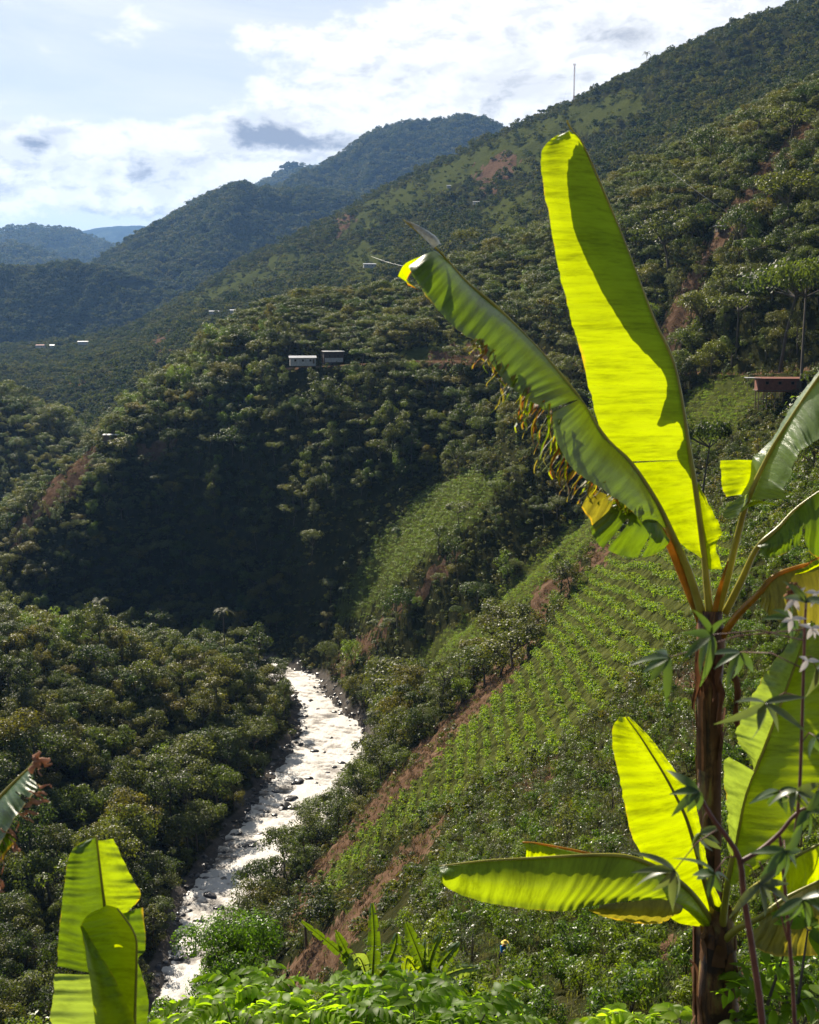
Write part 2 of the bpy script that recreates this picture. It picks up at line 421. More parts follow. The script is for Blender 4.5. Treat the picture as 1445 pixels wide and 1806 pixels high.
sel = (YG > 120) & (YG < 560)
xs, ys, zs = XG[sel], YG[sel], ZG[sel]
ins = inside(xs, ys, RIVPOLY); ed = edist(xs, ys, RIVPOLY); sdist = np.where(ins, -ed, ed) + fbm(xs / 7, ys / 7, 3) * 5.5
bankz = HW + .35 + np.clip(sdist, 0, 60) * .45
k = np.clip(1 - sdist / 26, 0, 1)
zs = np.where(sdist < 26, zs * (1 - k) + np.minimum(zs, bankz + 1.0) * k, zs)
zs = np.maximum(zs, HW + .35 + np.clip(sdist, 0, 20) * .25)
zs = np.where(sdist < 0, HW + np.clip(sdist * .5, -2.2, 0) - .0, zs)
ZG[sel] = zs
SD = np.full(ZG.shape, 1e3); SD[sel] = sdist
# road bench across the slope
ROAD = [(500, 650, 553), (560, 646, 545), (640, 641, 535), (720, 636, 525), (800, 637, 512), (880, 641, 493), (950, 643, 470), (1060, 646, 440), (1120, 650, 415), (1190, 658, 400), (1260, 662, 380), (1320, 661, 360), (1380, 658, 345), (1445, 654, 330), (1560, 640, 320)]
RP = np.array([P(*r) for r in ROAD])
def near_road(x, y):
    best = np.full(x.shape, 1e9); zz = np.zeros(x.shape)
    for a, b in zip(RP[:-1], RP[1:]):
        ab = (b - a)[:2]; t = np.clip(((x - a[0]) * ab[0] + (y - a[1]) * ab[1]) / (ab ** 2).sum(), 0, 1)
        d = np.hypot(x - a[0] - t * ab[0], y - a[1] - t * ab[1]); z = a[2] + (b[2] - a[2]) * t
        k = d < best; best = np.where(k, d, best); zz = np.where(k, z, zz)
    return best, zz
sel2 = (YG > 290) & (YG < 560)
rd, rz_ = near_road(XG[sel2], YG[sel2])
w = np.clip((9 - rd) / 6, 0, 1); ZG[sel2] = ZG[sel2] * (1 - w) + rz_ * w
RD = np.full(ZG.shape, 1e3); RD[sel2] = rd
TG = ZG / YG
PXG, PYG = proj(XG, YG, ZG)
RMAX = np.maximum.accumulate(TG, axis=0)
def gi(x, y):
    a = x / y; l = np.log(y)
    fa = np.clip((a - AG[0]) / (AG[1] - AG[0]), 0, NA - 1.001); fl_ = np.clip(np.interp(l, LG, np.arange(NL)), 0, NL - 1.001)
    return fa, fl_
def bil(G, x, y):
    fa, fl_ = gi(x, y); i = fa.astype(int); j = fl_.astype(int); u = fa - i; v = fl_ - j
    return (G[j, i] * (1 - u) + G[j, i + 1] * u) * (1 - v) + (G[j + 1, i] * (1 - u) + G[j + 1, i + 1] * u) * v
def ground(x, y):
    x = np.atleast_1d(np.asarray(x, float)); y = np.atleast_1d(np.asarray(y, float)); return bil(TG, x, y) * y
def gz(x, y): return float(ground(x, y)[0])
def hit(px, py, ymin=20, ymax=3000):               # first ground point along a viewing direction
    d = ray(px, py); ys_ = np.exp(np.linspace(math.log(ymin), math.log(ymax), 3000)); xs_ = d[0] / d[1] * ys_; z = d[2] / d[1] * ys_
    g = ground(xs_, ys_); k = np.argmax(g > z)
    return np.array([xs_[k], ys_[k], g[k]])
# land cover, drawn as patches on the land
def poly(pts): return np.array(pts, float)
FIELD = [poly([(560, 1560), (600, 1500), (740, 1345), (850, 1235), (930, 1170), (1000, 1060), (1040, 1000), (1080, 950), (1240, 880), (1330, 1000), (1230, 1100), (1180, 1150), (1060, 1250), (980, 1330), (880, 1370), (760, 1430), (690, 1480), (600, 1570)])]
WEED = [poly([(690, 1205), (760, 1130), (850, 1070), (950, 975), (1050, 880), (1090, 930), (1010, 1000), (940, 1050), (880, 1130), (760, 1235), (700, 1240)]),
        poly([(1190, 700), (1300, 655), (1345, 690), (1260, 800), (1220, 790), (1180, 850), (1120, 900), (1130, 780)]), poly([(700, 620), (840, 590), (800, 640), (690, 640)])]
LUSH = [poly([(590, 1090), (650, 970), (740, 870), (830, 830), (890, 840), (860, 900), (780, 960), (700, 1030), (630, 1100)])]
SOIL = [poly([(470, 1660), (560, 1515), (650, 1415), (740, 1315), (830, 1225), (900, 1150), (915, 1100), (950, 1035), (1020, 985), (1032, 1000), (965, 1075), (945, 1125), (915, 1190), (855, 1250), (765, 1345), (665, 1445), (575, 1540), (500, 1680)]),
        poly([(490, 1730), (560, 1650), (640, 1575), (710, 1495), (790, 1435), (795, 1450), (735, 1520), (660, 1600), (600, 1700), (540, 1750)]),
        poly([(880, 1395), (985, 1335), (975, 1375), (920, 1400)]), poly([(10, 950), (90, 850), (165, 785), (172, 815), (130, 870), (60, 920), (20, 970)]), poly([(240, 790), (310, 770), (290, 805), (250, 830)]),
        poly([(570, 1190), (640, 1125), (725, 1050), (765, 1000), (815, 965), (795, 1000), (740, 1062), (665, 1125), (600, 1195)]),
        poly([(1330, 305), (1440, 190), (1452, 215), (1365, 322), (1295, 400), (1245, 480), (1200, 610), (1140, 645), (1190, 530), (1250, 430)]),
        poly([(740, 640), (790, 610), (870, 605), (960, 620), (960, 642), (740, 642)]), poly([(1190, 1190), (1240, 1175), (1240, 1215), (1200, 1215)]),
        poly([(1040, 960), (1085, 965), (1060, 1000), (1040, 995)]), poly([(1140, 1710), (1175, 1640), (1200, 1660), (1180, 1730)])]
FARG = [poly([(880, 240), (1010, 190), (1140, 150), (1130, 200), (1020, 250), (940, 300), (800, 330), (700, 380), (600, 420), (640, 360), (760, 300)]),
        poly([(560, 470), (640, 430), (720, 440), (640, 500)]), poly([(840, 380), (930, 330), (960, 350), (880, 430)]),
        poly([(330, 520), (400, 490), (520, 440), (560, 450), (450, 510), (360, 545)])]
FARS = [poly([(840, 300), (905, 260), (915, 290), (850, 350)]), poly([(590, 390), (615, 372), (620, 392), (595, 415)]), poly([(125, 675), (160, 652), (155, 665), (128, 686)]), poly([(180, 650), (210, 628), (200, 650), (186, 664)]), poly([(265, 600), (300, 580), (300, 615), (280, 620)])]
def cover(px, py, Y, j=0):
    n1 = fbm(px / 14 + 5, py / 14 + 3, 3) * 34; n2 = fbm(px / 14 + 55, py / 14 + 31, 3) * 34
    px = px + n1; py = py + n2
    c = np.zeros(px.shape, int)                    # 0 forest
    mid = (Y > 130) & (Y < 700)
    def put(polys, code, m):
        for p in polys: c[inside(px, py, p) & m] = code
    put(FIELD, 1, mid); put(WEED, 2, mid); put(LUSH, 3, mid); put(FARG, 5, Y > 900); put(FARS, 6, Y > 900)
    put(SOIL, 4, (Y > 50) & (Y < 700))
    c[(Y < 135) & (c == 0)] = 7                    # planted near slope
    return c
CG = cover(PXG, PYG, YG)
CG[RD < 3.2] = 4
CG[(SD < 3) & (SD > -3)] = 8

def terrain_material():
    m, nt, N, L = new_mat('ground')
    a = N.new('ShaderNodeAttribute'); a.attribute_name = 'cov'; sep = N.new('ShaderNodeSeparateXYZ'); L.new(a.outputs['Vector'], sep.inputs[0])
    tc = N.new('ShaderNodeTexCoord').outputs['Object']
    big = noise_node(N, L, .02, 6, .6, tc); mid = noise_node(N, L, .35, 7, .65, tc); fine = noise_node(N, L, 3.0, 5, .65, tc)
    mix_ = mth(N, L, 'ADD', mth(N, L, 'MULTIPLY', mid, .6), mth(N, L, 'MULTIPLY', fine, .4))
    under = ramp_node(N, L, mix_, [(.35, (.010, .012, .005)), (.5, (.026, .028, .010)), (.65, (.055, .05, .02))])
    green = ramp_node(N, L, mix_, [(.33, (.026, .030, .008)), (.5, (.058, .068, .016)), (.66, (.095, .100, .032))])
    soil = ramp_node(N, L, mix_, [(.32, (.036, .024, .015)), (.5, (.110, .066, .040)), (.68, (.20, .135, .09))])
    rock = ramp_node(N, L, mix_, [(.3, (.03, .028, .025)), (.7, (.16, .14, .12))])
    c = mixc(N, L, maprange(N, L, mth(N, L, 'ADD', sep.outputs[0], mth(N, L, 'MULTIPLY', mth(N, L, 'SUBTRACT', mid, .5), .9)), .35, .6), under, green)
    c = mixc(N, L, maprange(N, L, mth(N, L, 'ADD', sep.outputs[1], mth(N, L, 'MULTIPLY', mth(N, L, 'SUBTRACT', mid, .5), 1.2)), .35, .62), c, soil)
    c = mixc(N, L, sep.outputs[2], c, rock)
    finish(N, L, c, 1.0, .0, 0, None, mix_, .9, .5)
    return m
cov = np.zeros((NL, NA, 3))
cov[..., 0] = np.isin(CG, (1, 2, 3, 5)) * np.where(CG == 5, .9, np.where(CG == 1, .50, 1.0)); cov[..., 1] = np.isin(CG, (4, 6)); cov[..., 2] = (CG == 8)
gidx = np.arange(NL * NA).reshape(NL, NA)
gf = np.stack([gidx[:-1, :-1], gidx[:-1, 1:], gidx[1:, 1:], gidx[1:, :-1]], -1).reshape(-1, 4)
tv = np.stack([XG, YG, ZG], -1).reshape(-1, 3)
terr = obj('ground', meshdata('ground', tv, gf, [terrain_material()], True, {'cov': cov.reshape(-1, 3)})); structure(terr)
# ground round the viewer's feet and behind
bx = np.linspace(-60, 60, 41); by = np.linspace(-60, 2.5, 24); BX, BY = np.meshgrid(bx, by)
BZ = -2.2 - np.clip((BY + 6) * .1, -3, .8) + fbm(BX / 6, BY / 6, 3) * .3
m_ = np.abs(BX) > 1.7; BZ = np.where(BY > 2.3, np.where(m_, BZ - 0.6, TG[0].mean() * 2.5 - .02), BZ)
bi = np.arange(BX.size).reshape(BX.shape)
bf = np.stack([bi[:-1, :-1], bi[:-1, 1:], bi[1:, 1:], bi[1:, :-1]], -1).reshape(-1, 4)
pth = obj('path', meshdata('path', np.stack([BX, BY, BZ], -1).reshape(-1, 3), bf, [simple('path_earth', (.16, .1, .06), .9, .2, .4, 1.5, 0, .6, .1)], True)); structure(pth)

# ------------------------------------------------------------ far hills
def hill(name, crest, base, Yc, depth, amp, mat, seed, cols=(), n=360, rows=70, back=.25):
    crest = np.array(crest, float); px = np.linspace(crest[0, 0], crest[-1, 0], n)
    py = np.interp(px, crest[:, 0], crest[:, 1]); bp = np.array(base, float); bpy_ = np.interp(px, bp[:, 0], bp[:, 1])
    V = []; s = np.linspace(-back, 1, rows)
    for si in s:
        Yr = Yc - depth * si if si >= 0 else Yc - depth * 1.3 * si
        k = abs(si) ** 1.08; yy = py * (1 - k) + (bpy_ if si >= 0 else py + 300) * k
        tt = tval(yy); a = (px - 722.5) / FPX / (PC + (903 - py) / FPX * PS)
        x = a * Yr; z = tt * Yr
        f = min(1, abs(si) * 7) * .85 + .15
        z = z + f * amp * 1.15 * fbm(x / (amp * 5) + seed, (Yr + x * 0) / (amp * 22) + seed + x / (amp * 60), 5, True) * (1 if si >= 0 else .5)
        z = z + amp * .10 * fbm(x / (amp * 1.2), Yr / (amp * 1.2) + x * 0, 3)
        V.append(np.stack([x, np.full(n, Yr), z], 1))
    V = np.array(V); gi_ = np.arange(rows * n).reshape(rows, n)
    f = np.stack([gi_[:-1, :-1], gi_[1:, :-1], gi_[1:, 1:], gi_[:-1, 1:]], -1).reshape(-1, 4)
    o = obj(name, meshdata(name, V.reshape(-1, 3), f, [mat], True)); structure(o)
    return V
def far_mat(name, a, b, c, sc):
    m, nt, N, L = new_mat(name)
    tc = N.new('ShaderNodeTexCoord').outputs['Object']
    f = noise_node(N, L, sc, 8, .65, tc); g = noise_node(N, L, sc * 9, 5, .7, tc)
    mx = mth(N, L, 'ADD', mth(N, L, 'MULTIPLY', f, .6), mth(N, L, 'MULTIPLY', g, .4))
    col = ramp_node(N, L, mx, [(.36, a), (.5, b), (.62, c)])
    finish(N, L, col, 1.0, 0, 0, None, g, 1.0, 8.0); return m
FM = far_mat('far_slope', (.010, .014, .006), (.028, .035, .014), (.06, .07, .026), .006)
H = {}
H['L5'] = hill('hill', [(-200, 475), (0, 478), (100, 474), (160, 470), (200, 445), (245, 420), (290, 398), (335, 370), (375, 347), (415, 334), (450, 338), (485, 345), (540, 338), (640, 350), (800, 400), (1000, 450)], [(-200, 640), (150, 640), (350, 600), (700, 560), (1000, 560)], 3400, 900, 105, FM, 3.3)
H['L5b'] = hill('hill', [(-200, 500), (-60, 486), (0, 480), (60, 476), (110, 470), (160, 471), (200, 480), (245, 492), (275, 505), (300, 522), (330, 560), (380, 620)], [(-200, 660), (150, 650), (380, 640)], 2750, 350, 60, FM, 6.6, n=200, rows=60)
H['L4'] = hill('hill', [(350, 420), (440, 350), (500, 335), (540, 318), (575, 300), (605, 278), (640, 255), (670, 237), (700, 226), (760, 220), (800, 214), (830, 214), (860, 222), (890, 238), (950, 262), (1050, 300), (1300, 400)], [(350, 520), (700, 480), (1300, 520)], 4400, 1100, 125, FM, 7.1)
H['L3'] = hill('hill', [(380, 380), (450, 336), (480, 315), (505, 294), (530, 292), (555, 300), (585, 290), (620, 300), (700, 340)], [(380, 450), (700, 430)], 6200, 1300, 50, FM, 1.2, n=160, rows=50)
H['L2b'] = hill('hill', [(-200, 455), (-50, 440), (0, 437), (35, 433), (60, 445), (90, 458), (150, 476), (240, 500)], [(-200, 540), (240, 560)], 5200, 900, 45, FM, 9.7, n=160, rows=50)
H['L2'] = hill('hill', [(-200, 425), (-50, 415), (0, 409), (40, 402), (75, 400), (110, 405), (150, 417), (185, 428), (230, 452), (300, 480)], [(-200, 500), (300, 520)], 7000, 1500, 60, FM, 4.4, n=160, rows=50)
H['L1'] = hill('hill', [(-200, 430), (60, 425), (130, 411), (170, 404), (205, 399), (245, 398), (270, 401), (300, 392), (318, 390), (350, 400), (450, 430)], [(-200, 480), (450, 480)], 13000, 2600, 110, FM, 2.2, n=200, rows=50)
H['L1c'] = hill('hill', [(200, 430), (240, 412), (265, 400), (285, 391), (310, 388), (350, 388), (400, 400), (450, 430)], [(200, 480), (450, 480)], 11000, 1800, 60, FM, 5.2, n=120, rows=40)

# ------------------------------------------------------------ river
def river():
    x0, x1 = -330, 20; xs_ = np.arange(-95, 20, .55); ys_ = np.arange(165, 480, .75)
    X, Y = np.meshgrid(xs_, ys_)
    dd = np.where(inside(X, Y, RIVPOLY), -1, 1) * edist(X, Y, RIVPOLY)
    # the current runs along the channel: long folds across it, standing waves, broken crests
    u = (X * .35 + Y * .94); v = (X * .94 - Y * .35)
    n = fbm(u / 3.2, v / 7.0, 5, True); n2 = fbm(u / 1.2 + 9, v / 1.8, 3, True); n3 = fbm(u / 14, v / 9, 3)
    rough_ = np.clip(1.25 - (Y - 215) / 190, .35, 1.25)
    Z = HW + rough_ * (n * .75 + n2 * .28) + n3 * .5
    foam = n * 1.3 + n2 * .7 + n3 * 1.3 + .22
    idx = np.arange(X.size).reshape(X.shape)
    f = np.stack([idx[:-1, :-1], idx[:-1, 1:], idx[1:, 1:], idx[1:, :-1]], -1).reshape(-1, 4)
    keep = (dd[:-1, :-1] < 6).ravel(); f = f[keep]
    used = np.unique(f); rm = np.zeros(X.size, int); rm[used] = np.arange(len(used))
    m, nt, N, L = new_mat('river_water')
    a = N.new('ShaderNodeAttribute'); a.attribute_name = 'foam'
    g = noise_node(N, L, 1.6, 6, .7)
    ff = mth(N, L, 'ADD', a.outputs['Fac'], mth(N, L, 'MULTIPLY', mth(N, L, 'SUBTRACT', g, .5), 1.0))
    c = ramp_node(N, L, maprange(N, L, ff, -.25, .55, 0, 1, False), [(0, (.05, .04, .03)), (.35, (.15, .125, .10)), (.66, (.34, .31, .27)), (1, (.60, .57, .52))])
    finish(N, L, c, .48, .3, 0, None, g, .8, .35)
    v3 = np.stack([X, Y, Z], -1).reshape(-1, 3)[used]
    o = obj('river', meshdata('river', v3, rm[f], [m], True, {'foam': foam.ravel()[used]})); structure(o)
river()
# ------------------------------------------------------------ plants
G1 = [(.030, .046, .008), (.056, .074, .011), (.036, .052, .012), (.080, .088, .013), (.062, .072, .024), (.080, .108, .013), (.112, .098, .016), (.050, .066, .020), (.040, .068, .009), (.090, .102, .036)]
M_FOREST = foliage('forest_leaves', G1, .52, .34, .36, 1.8)
M_OLIVE = foliage('olive_leaves', [(.10, .098, .016), (.13, .105, .018), (.080, .098, .014), (.12, .12, .022)], .5, .35, .36, 1.7)
M_BRIGHT = foliage('bright_leaves', [(.10, .15, .016), (.13, .18, .02), (.08, .12, .018)], .42, .4, .42, 1.7)
M_FARF = foliage('far_forest_leaves', [(.034, .050, .014), (.056, .074, .018), (.082, .092, .026), (.048, .064, .016), (.105, .105, .028)], .8, .15, .3, 1.3, .05)
M_CROP = foliage('crop_leaves', [(.13, .20, .022), (.17, .235, .035), (.10, .16, .018), (.15, .18, .03)], .55, .25, .44, 1.75, .12)
M_GRASS = foliage('grass_blades', [(.07, .12, .02), (.10, .12, .04), (.12, .12, .05)], .6, .3, .4, 1.6, .1)
M_DRY = foliage('dry_grass_blades', [(.16, .09, .05), (.20, .13, .08), (.12, .075, .05)], .8, .2, .25, 1.0, .3)
M_COFFEE = foliage('coffee_leaves', [(.045, .085, .009), (.07, .12, .010), (.12, .15, .012), (.05, .08, .014), (.09, .125, .010)], .40, .4, .44, 1.9, .5)
M_PALE = foliage('pale_shrub_leaves', [(.10, .11, .055), (.13, .12, .075), (.08, .10, .04)], .34, .5, .3, 1.2, .6)
M_BARK = simple('bark', (.10, .08, .06), .85, .3, .35, 2.0, 0, .6, .03)

def kites(C_, Nn, s, rg, asp=.45, droop=0.0, lift=.12):
    """leaves: one four-sided blade with a raised pair of edges at each centre"""
    n = len(C_)
    Nn = Nn / (np.linalg.norm(Nn, axis=1, keepdims=True) + 1e-9)
    t = rg.normal(size=(n, 3)); t[:, 2] -= droop; t -= (t * Nn).sum(1, keepdims=True) * Nn; t /= (np.linalg.norm(t, axis=1, keepdims=True) + 1e-9)
    b = np.cross(Nn, t); s = np.asarray(s).reshape(-1, 1) * np.ones((n, 1))
    v = np.stack([C_ - t * s * .5, C_ + b * s * asp * .5 + Nn * s * lift, C_ + t * s * .5, C_ - b * s * asp * .5 + Nn * s * lift], 1).reshape(-1, 3)
    return v, np.arange(4 * n).reshape(n, 4)
def crown(rg, rx, rz, zc, nclump, nleaf, ls, shape='round', clr=.38, asp=.55, hang=0.0):
    cs = []; c0 = []
    for i in range(nclump):
        for _ in range(30):
            d = rg.normal(size=3); d /= np.linalg.norm(d)
            if d[2] < -.35: continue
            rr = .55 + .45 * rg.random() ** .5
            if shape == 'flat':
                p = np.array([d[0] * rr * rx, d[1] * rr * rx, zc + rz * (.25 + .5 * abs(d[2]) * (1 - .7 * rr) + rg.normal() * .12)])
            elif shape == 'tall':
                p = np.array([d[0] * rr * rx * .8, d[1] * rr * rx * .8, zc + rg.uniform(-1, 1) * rz])
            else: p = np.array([d[0] * rr * rx, d[1] * rr * rx, zc + d[2] * rr * rz])
            break
        cr = rx * clr * rg.uniform(.6, 1.25); c0.append((p, cr))
    V = []; Fq = []; b = 0
    per = nleaf // nclump
    for p, cr in c0:
        d = rg.normal(size=(per, 3)); d[:, 2] += .35; d /= np.linalg.norm(d, axis=1, keepdims=True)
        r = cr * (.45 + .6 * rg.random((per, 1)) ** .6)
        q = p + d * r * np.array([1, 1, .62 if shape != 'tall' else .9])
        nn = d * .9 + rg.normal(size=(per, 3)) * .55; nn[:, 2] += .35
        v, f = kites(q, nn, ls * rg.uniform(.6, 1.3, per), rg, asp, hang)
        V.append(v); Fq.append(f + b); b += len(v)
    return np.concatenate(V), np.concatenate(Fq), c0
def limbs(rg, c0, h0, r0, k=6, base=-2.0):
    mb = MB(); lean = rg.normal(size=2) * .05
    top = np.array([lean[0] * h0 * 3, lean[1] * h0 * 3, h0])
    mb.tube([(0, 0, base), (lean[0], lean[1], 0), top * np.array([.4, .4, .5]), top], [r0 * 1.5, r0 * 1.1, r0 * .85, r0 * .6], 6)
    for p, cr in c0[:k]:
        m_ = (top * .55 + p * .45) + np.array([0, 0, -.06 * h0]); mb.tube([top * .92, m_, p], [r0 * .5, r0 * .32, r0 * .12], 5, cap=False)
    return mb
PROTO = {}
def proto_tree(kind, i, seed):
    rg = np.random.default_rng(seed)
    if kind == 'broad':
        rx = 3.4; v, f, c0 = crown(rg, rx, 2.6, 4.3 + rg.random(), 17, 2300, .34, 'round', .40); hz, mt = 3.4, M_FOREST
    elif kind == 'umbrella':
        rx = 4.6; v, f, c0 = crown(rg, rx, 1.7, 7.4, 16, 2000, .38, 'flat', .30, .6); hz, mt = 7.0, M_FOREST
    elif kind == 'tall':
        rx = 2.5; v, f, c0 = crown(rg, rx, 3.6, 5.6, 14, 1900, .32, 'tall', .42); hz, mt = 6.0, M_FOREST
    elif kind == 'olive':
        rx = 3.1; v, f, c0 = crown(rg, rx, 2.2, 4.0, 15, 2000, .33, 'round', .42); hz, mt = 3.2, M_OLIVE
    elif kind == 'bright':
        rx = 2.9; v, f, c0 = crown(rg, rx, 2.4, 3.6, 16, 2000, .32, 'tall', .4, .5, .5); hz, mt = 3.2, M_BRIGHT
    tr = limbs(rg, c0, hz, .17)
    cm = meshdata('crown', v, f, [mt]); tm = meshdata('trunk', tr.v, tr.f, [M_BARK])
    # one mesh with both, for copies that lie inside the wooded mass
    nv = len(tr.v); q = [p for p in tr.f if len(p) == 4]
    jv = np.concatenate([np.array(tr.v), v]); jf = np.concatenate([np.array(q), f + nv])
    jm = meshdata('tree', jv, jf, [M_BARK, mt], midx=[0] * len(q) + [1] * len(f))
    PROTO[(kind, i)] = (cm, tm, jm)
KINDS = ['broad', 'broad', 'tall', 'umbrella', 'olive', 'broad', 'bright']
for ki, kd in enumerate(['broad', 'umbrella', 'tall', 'olive', 'bright']):
    for i in range(3 if kd == 'broad' else 2): proto_tree(kd, i, 100 + ki * 10 + i)
def lowtree(seed, mt=None):
    rg = np.random.default_rng(seed)
    v, f, c0 = crown(rg, 4.6, 3.4, 3.6, 9, 260, 1.25, 'round' if seed % 3 else 'flat', .46, .8)
    return meshdata('far_tree', v, f, [mt or M_FARF])
def lowshrub(seed, mt, rx, rz, n, ls, asp=.5, droop=0):
    rg = np.random.default_rng(seed); v, f, c0 = crown(rg, rx, rz, rz * .45, 5, n, ls, 'round', .5, asp, droop)
    return meshdata('shrub', v, f, [mt])
def tuft(seed, mt, n, r, h, w):
    rg = np.random.default_rng(seed); V = []; Fq = []
    for i in range(n):
        a = rg.uniform(0, 6.28); x, y = rg.normal(size=2) * r; d = np.array([math.cos(a), math.sin(a), 0]); b = np.array([-d[1], d[0], 0]) * w
        p = np.array([x, y, 0.]); hh = h * rg.uniform(.5, 1.2); q = p + d * hh * .25 + np.array([0, 0, hh * .6]); e = p + d * hh * .7 + np.array([0, 0, hh * .85])
        k = len(V); V += [p - b, p + b, q + b, q - b, e + b * .1, e - b * .1]; Fq += [(k, k + 1, k + 2, k + 3), (k + 3, k + 2, k + 4, k + 5)]
    return meshdata('tuft', np.array(V), np.array(Fq), [mt])

# scatter: one object of points, a plant on each
def scatter(name, pts, scl, kinds_mesh, label, cat, tilt=.06, zs=None):
    pc = bpy.data.collections.new(name + '_plants')
    for k, me in enumerate(kinds_mesh):
        o = bpy.data.objects.new('%s_kind_%02d' % (name, k), me); pc.objects.link(o)
    n = len(pts); rg = np.random.default_rng(n + 5)
    rot = np.stack([rg.normal(size=n) * tilt, rg.normal(size=n) * tilt, rg.uniform(0, 6.283, n)], 1)
    sc = np.stack([scl * rg.uniform(.85, 1.15, n), scl * rg.uniform(.85, 1.15, n), scl * (zs if zs is not None else rg.uniform(.8, 1.2, n))], 1)
    me = bpy.data.meshes.new(name); me.vertices.add(n); me.vertices.foreach_set('co', np.asarray(pts, np.float32).ravel())
    for k_, a in (('rot', rot), ('scl', sc)):
        at = me.attributes.new(k_, 'FLOAT_VECTOR', 'POINT'); at.data.foreach_set('vector', a.astype(np.float32).ravel())
    at = me.attributes.new('kind', 'INT', 'POINT'); at.data.foreach_set('value', rg.integers(0, len(kinds_mesh), n).astype(np.int32))
    me.update(); o = obj(name, me); tag(o, label, cat, None, 'stuff')
    ng = bpy.data.node_groups.new(name, 'GeometryNodeTree'); N, L = ng.nodes, ng.links
    ng.interface.new_socket('Geometry', in_out='INPUT', socket_type='NodeSocketGeometry'); ng.interface.new_socket('Geometry', in_out='OUTPUT', socket_type='NodeSocketGeometry')
    gi_ = N.new('NodeGroupInput'); go = N.new('NodeGroupOutput'); iop = N.new('GeometryNodeInstanceOnPoints')
    ci = N.new('GeometryNodeCollectionInfo'); ci.inputs['Collection'].default_value = pc; ci.inputs['Separate Children'].default_value = True; ci.inputs['Reset Children'].default_value = True
    def na(nm, dt):
        q = N.new('GeometryNodeInputNamedAttribute'); q.data_type = dt; q.inputs['Name'].default_value = nm; return q.outputs[0]
    L.new(gi_.outputs[0], iop.inputs['Points']); L.new(ci.outputs[0], iop.inputs['Instance']); iop.inputs['Pick Instance'].default_value = True
    L.new(na('kind', 'INT'), iop.inputs['Instance Index']); L.new(na('rot', 'FLOAT_VECTOR'), iop.inputs['Rotation']); L.new(na('scl', 'FLOAT_VECTOR'), iop.inputs['Scale'])
    L.new(iop.outputs[0], go.inputs[0])
    md = o.modifiers.new('plants', 'NODES'); md.node_group = ng
    return o
def jgrid(x0, x1, y0, y1, s, jit=.8, ang=None, s2=None):
    nx = int((x1 - x0) / s) + 1; s2 = s2 or s; ny = int((y1 - y0) / s2) + 1
    X, Y = np.meshgrid(x0 + np.arange(nx) * s, y0 + np.arange(ny) * s2)
    X = X.ravel() + rng.uniform(-.5, .5, X.size) * s * jit; Y = Y.ravel() + rng.uniform(-.5, .5, Y.size) * s2 * jit
    if ang is not None:
        cx, cy = (x0 + x1) / 2, (y0 + y1) / 2; ca_, sa_ = math.cos(ang), math.sin(ang)
        X, Y = cx + (X - cx) * ca_ - (Y - cy) * sa_, cy + (X - cx) * sa_ + (Y - cy) * ca_
    return X, Y
def locate(X, Y, h, margin=.006, amax=.47):
    k = (Y > 4) & (np.abs(X / np.maximum(Y, 1)) < amax); X, Y = X[k], Y[k]
    t = bil(TG, X, Y); Z = t * Y; rm = bil(RMAX, X, Y)
    vis = (t + h / Y) > rm - margin
    X, Y, Z = X[vis], Y[vis], Z[vis]
    px, py = proj(X, Y, Z); return X, Y, Z, px, py
def cov_at(X, Y):
    fa, fl_ = gi(X, Y); return CG[np.round(fl_).astype(int), np.round(fa).astype(int)]

# --- the wood on both sides of the river
TREES = []
def wood(y0, y1, s, base, sv, minv=.6):
    X, Y = jgrid(-.5 * y1, .5 * y1, y0, y1, s)
    X, Y, Z, px, py = locate(X, Y, 9)
    k = (Y >= y0) & (Y < y1); X, Y, Z, px, py = (q[k] for q in (X, Y, Z, px, py))
    c = cov_at(X, Y); sdv = bil(SD, X, Y); rdv = bil(RD, X, Y)
    n = fbm(X / 18, Y / 18, 3)
    keep = (c == 0) & (sdv > .3) & (rdv > 4.5) & (py < 2000)
    # open, eroded faces carry few trees
    bare = inside(px, py, np.array([(480, 960), (600, 880), (740, 830), (900, 770), (1060, 790), (1060, 900), (900, 1000), (760, 1180), (620, 1220), (480, 1150), (560, 980)], float))
    keep &= ~(bare & (rng.random(len(X)) < .80))
    steep = inside(px, py, np.array([(1180, 760), (1445, 700), (1500, 1200), (1260, 1300), (1180, 1100)], float)) & (Y < 330)
    keep &= ~(steep & (rng.random(len(X)) < .80))
    nearfield = inside(px, py, np.array([(480, 1640), (740, 1330), (1030, 980), (1250, 850), (1500, 850), (1500, 1600), (480, 1850)], float)) & (Y < 290)
    keep &= ~(nearfield & (rng.random(len(X)) < .99))
    for q in ((40, 560, 690, 36), ): keep &= ~((np.abs(px - 555) < 60) & (py > 630) & (py < 690) & (Y > 420) & (Y < 560))
    keep &= ~((px > 1290) & (px < 1425) & (py > 655) & (py < 790) & (Y > 240) & (Y < 400))
    X, Y, Z, px, py, n = (q[keep] for q in (X, Y, Z, px, py, n))
    sc = base * np.clip(1 + sv * rng.normal(size=len(X)) + n * .8, minv, 2.1)
    # trees hang smaller by the bank of the dark bowl
    return X, Y, Z, px, py, sc
def pick_kind(px, py, Y, r):
    crest = (Y > 480) & (py < 660)
    w = np.where(crest, r < .45, r < .10)
    olive = ((px < 560) & (py > 1060) & (py < 1330) & (r > .62)) | ((Y > 380) & (py > 560) & (r > .85)) | (r > .93)
    bright = ((px < 230) & (px > 20) & (py > 1070) & (py < 1160) & (r < .5)) | ((r > .40) & (r < .44)) | ((px < 480) & (px > 200) & (py < 800) & (py > 580) & (r < .25))
    return np.where(bright, 4, np.where(w, 1, np.where(olive, 3, np.where(r < .35, 2, 0))))
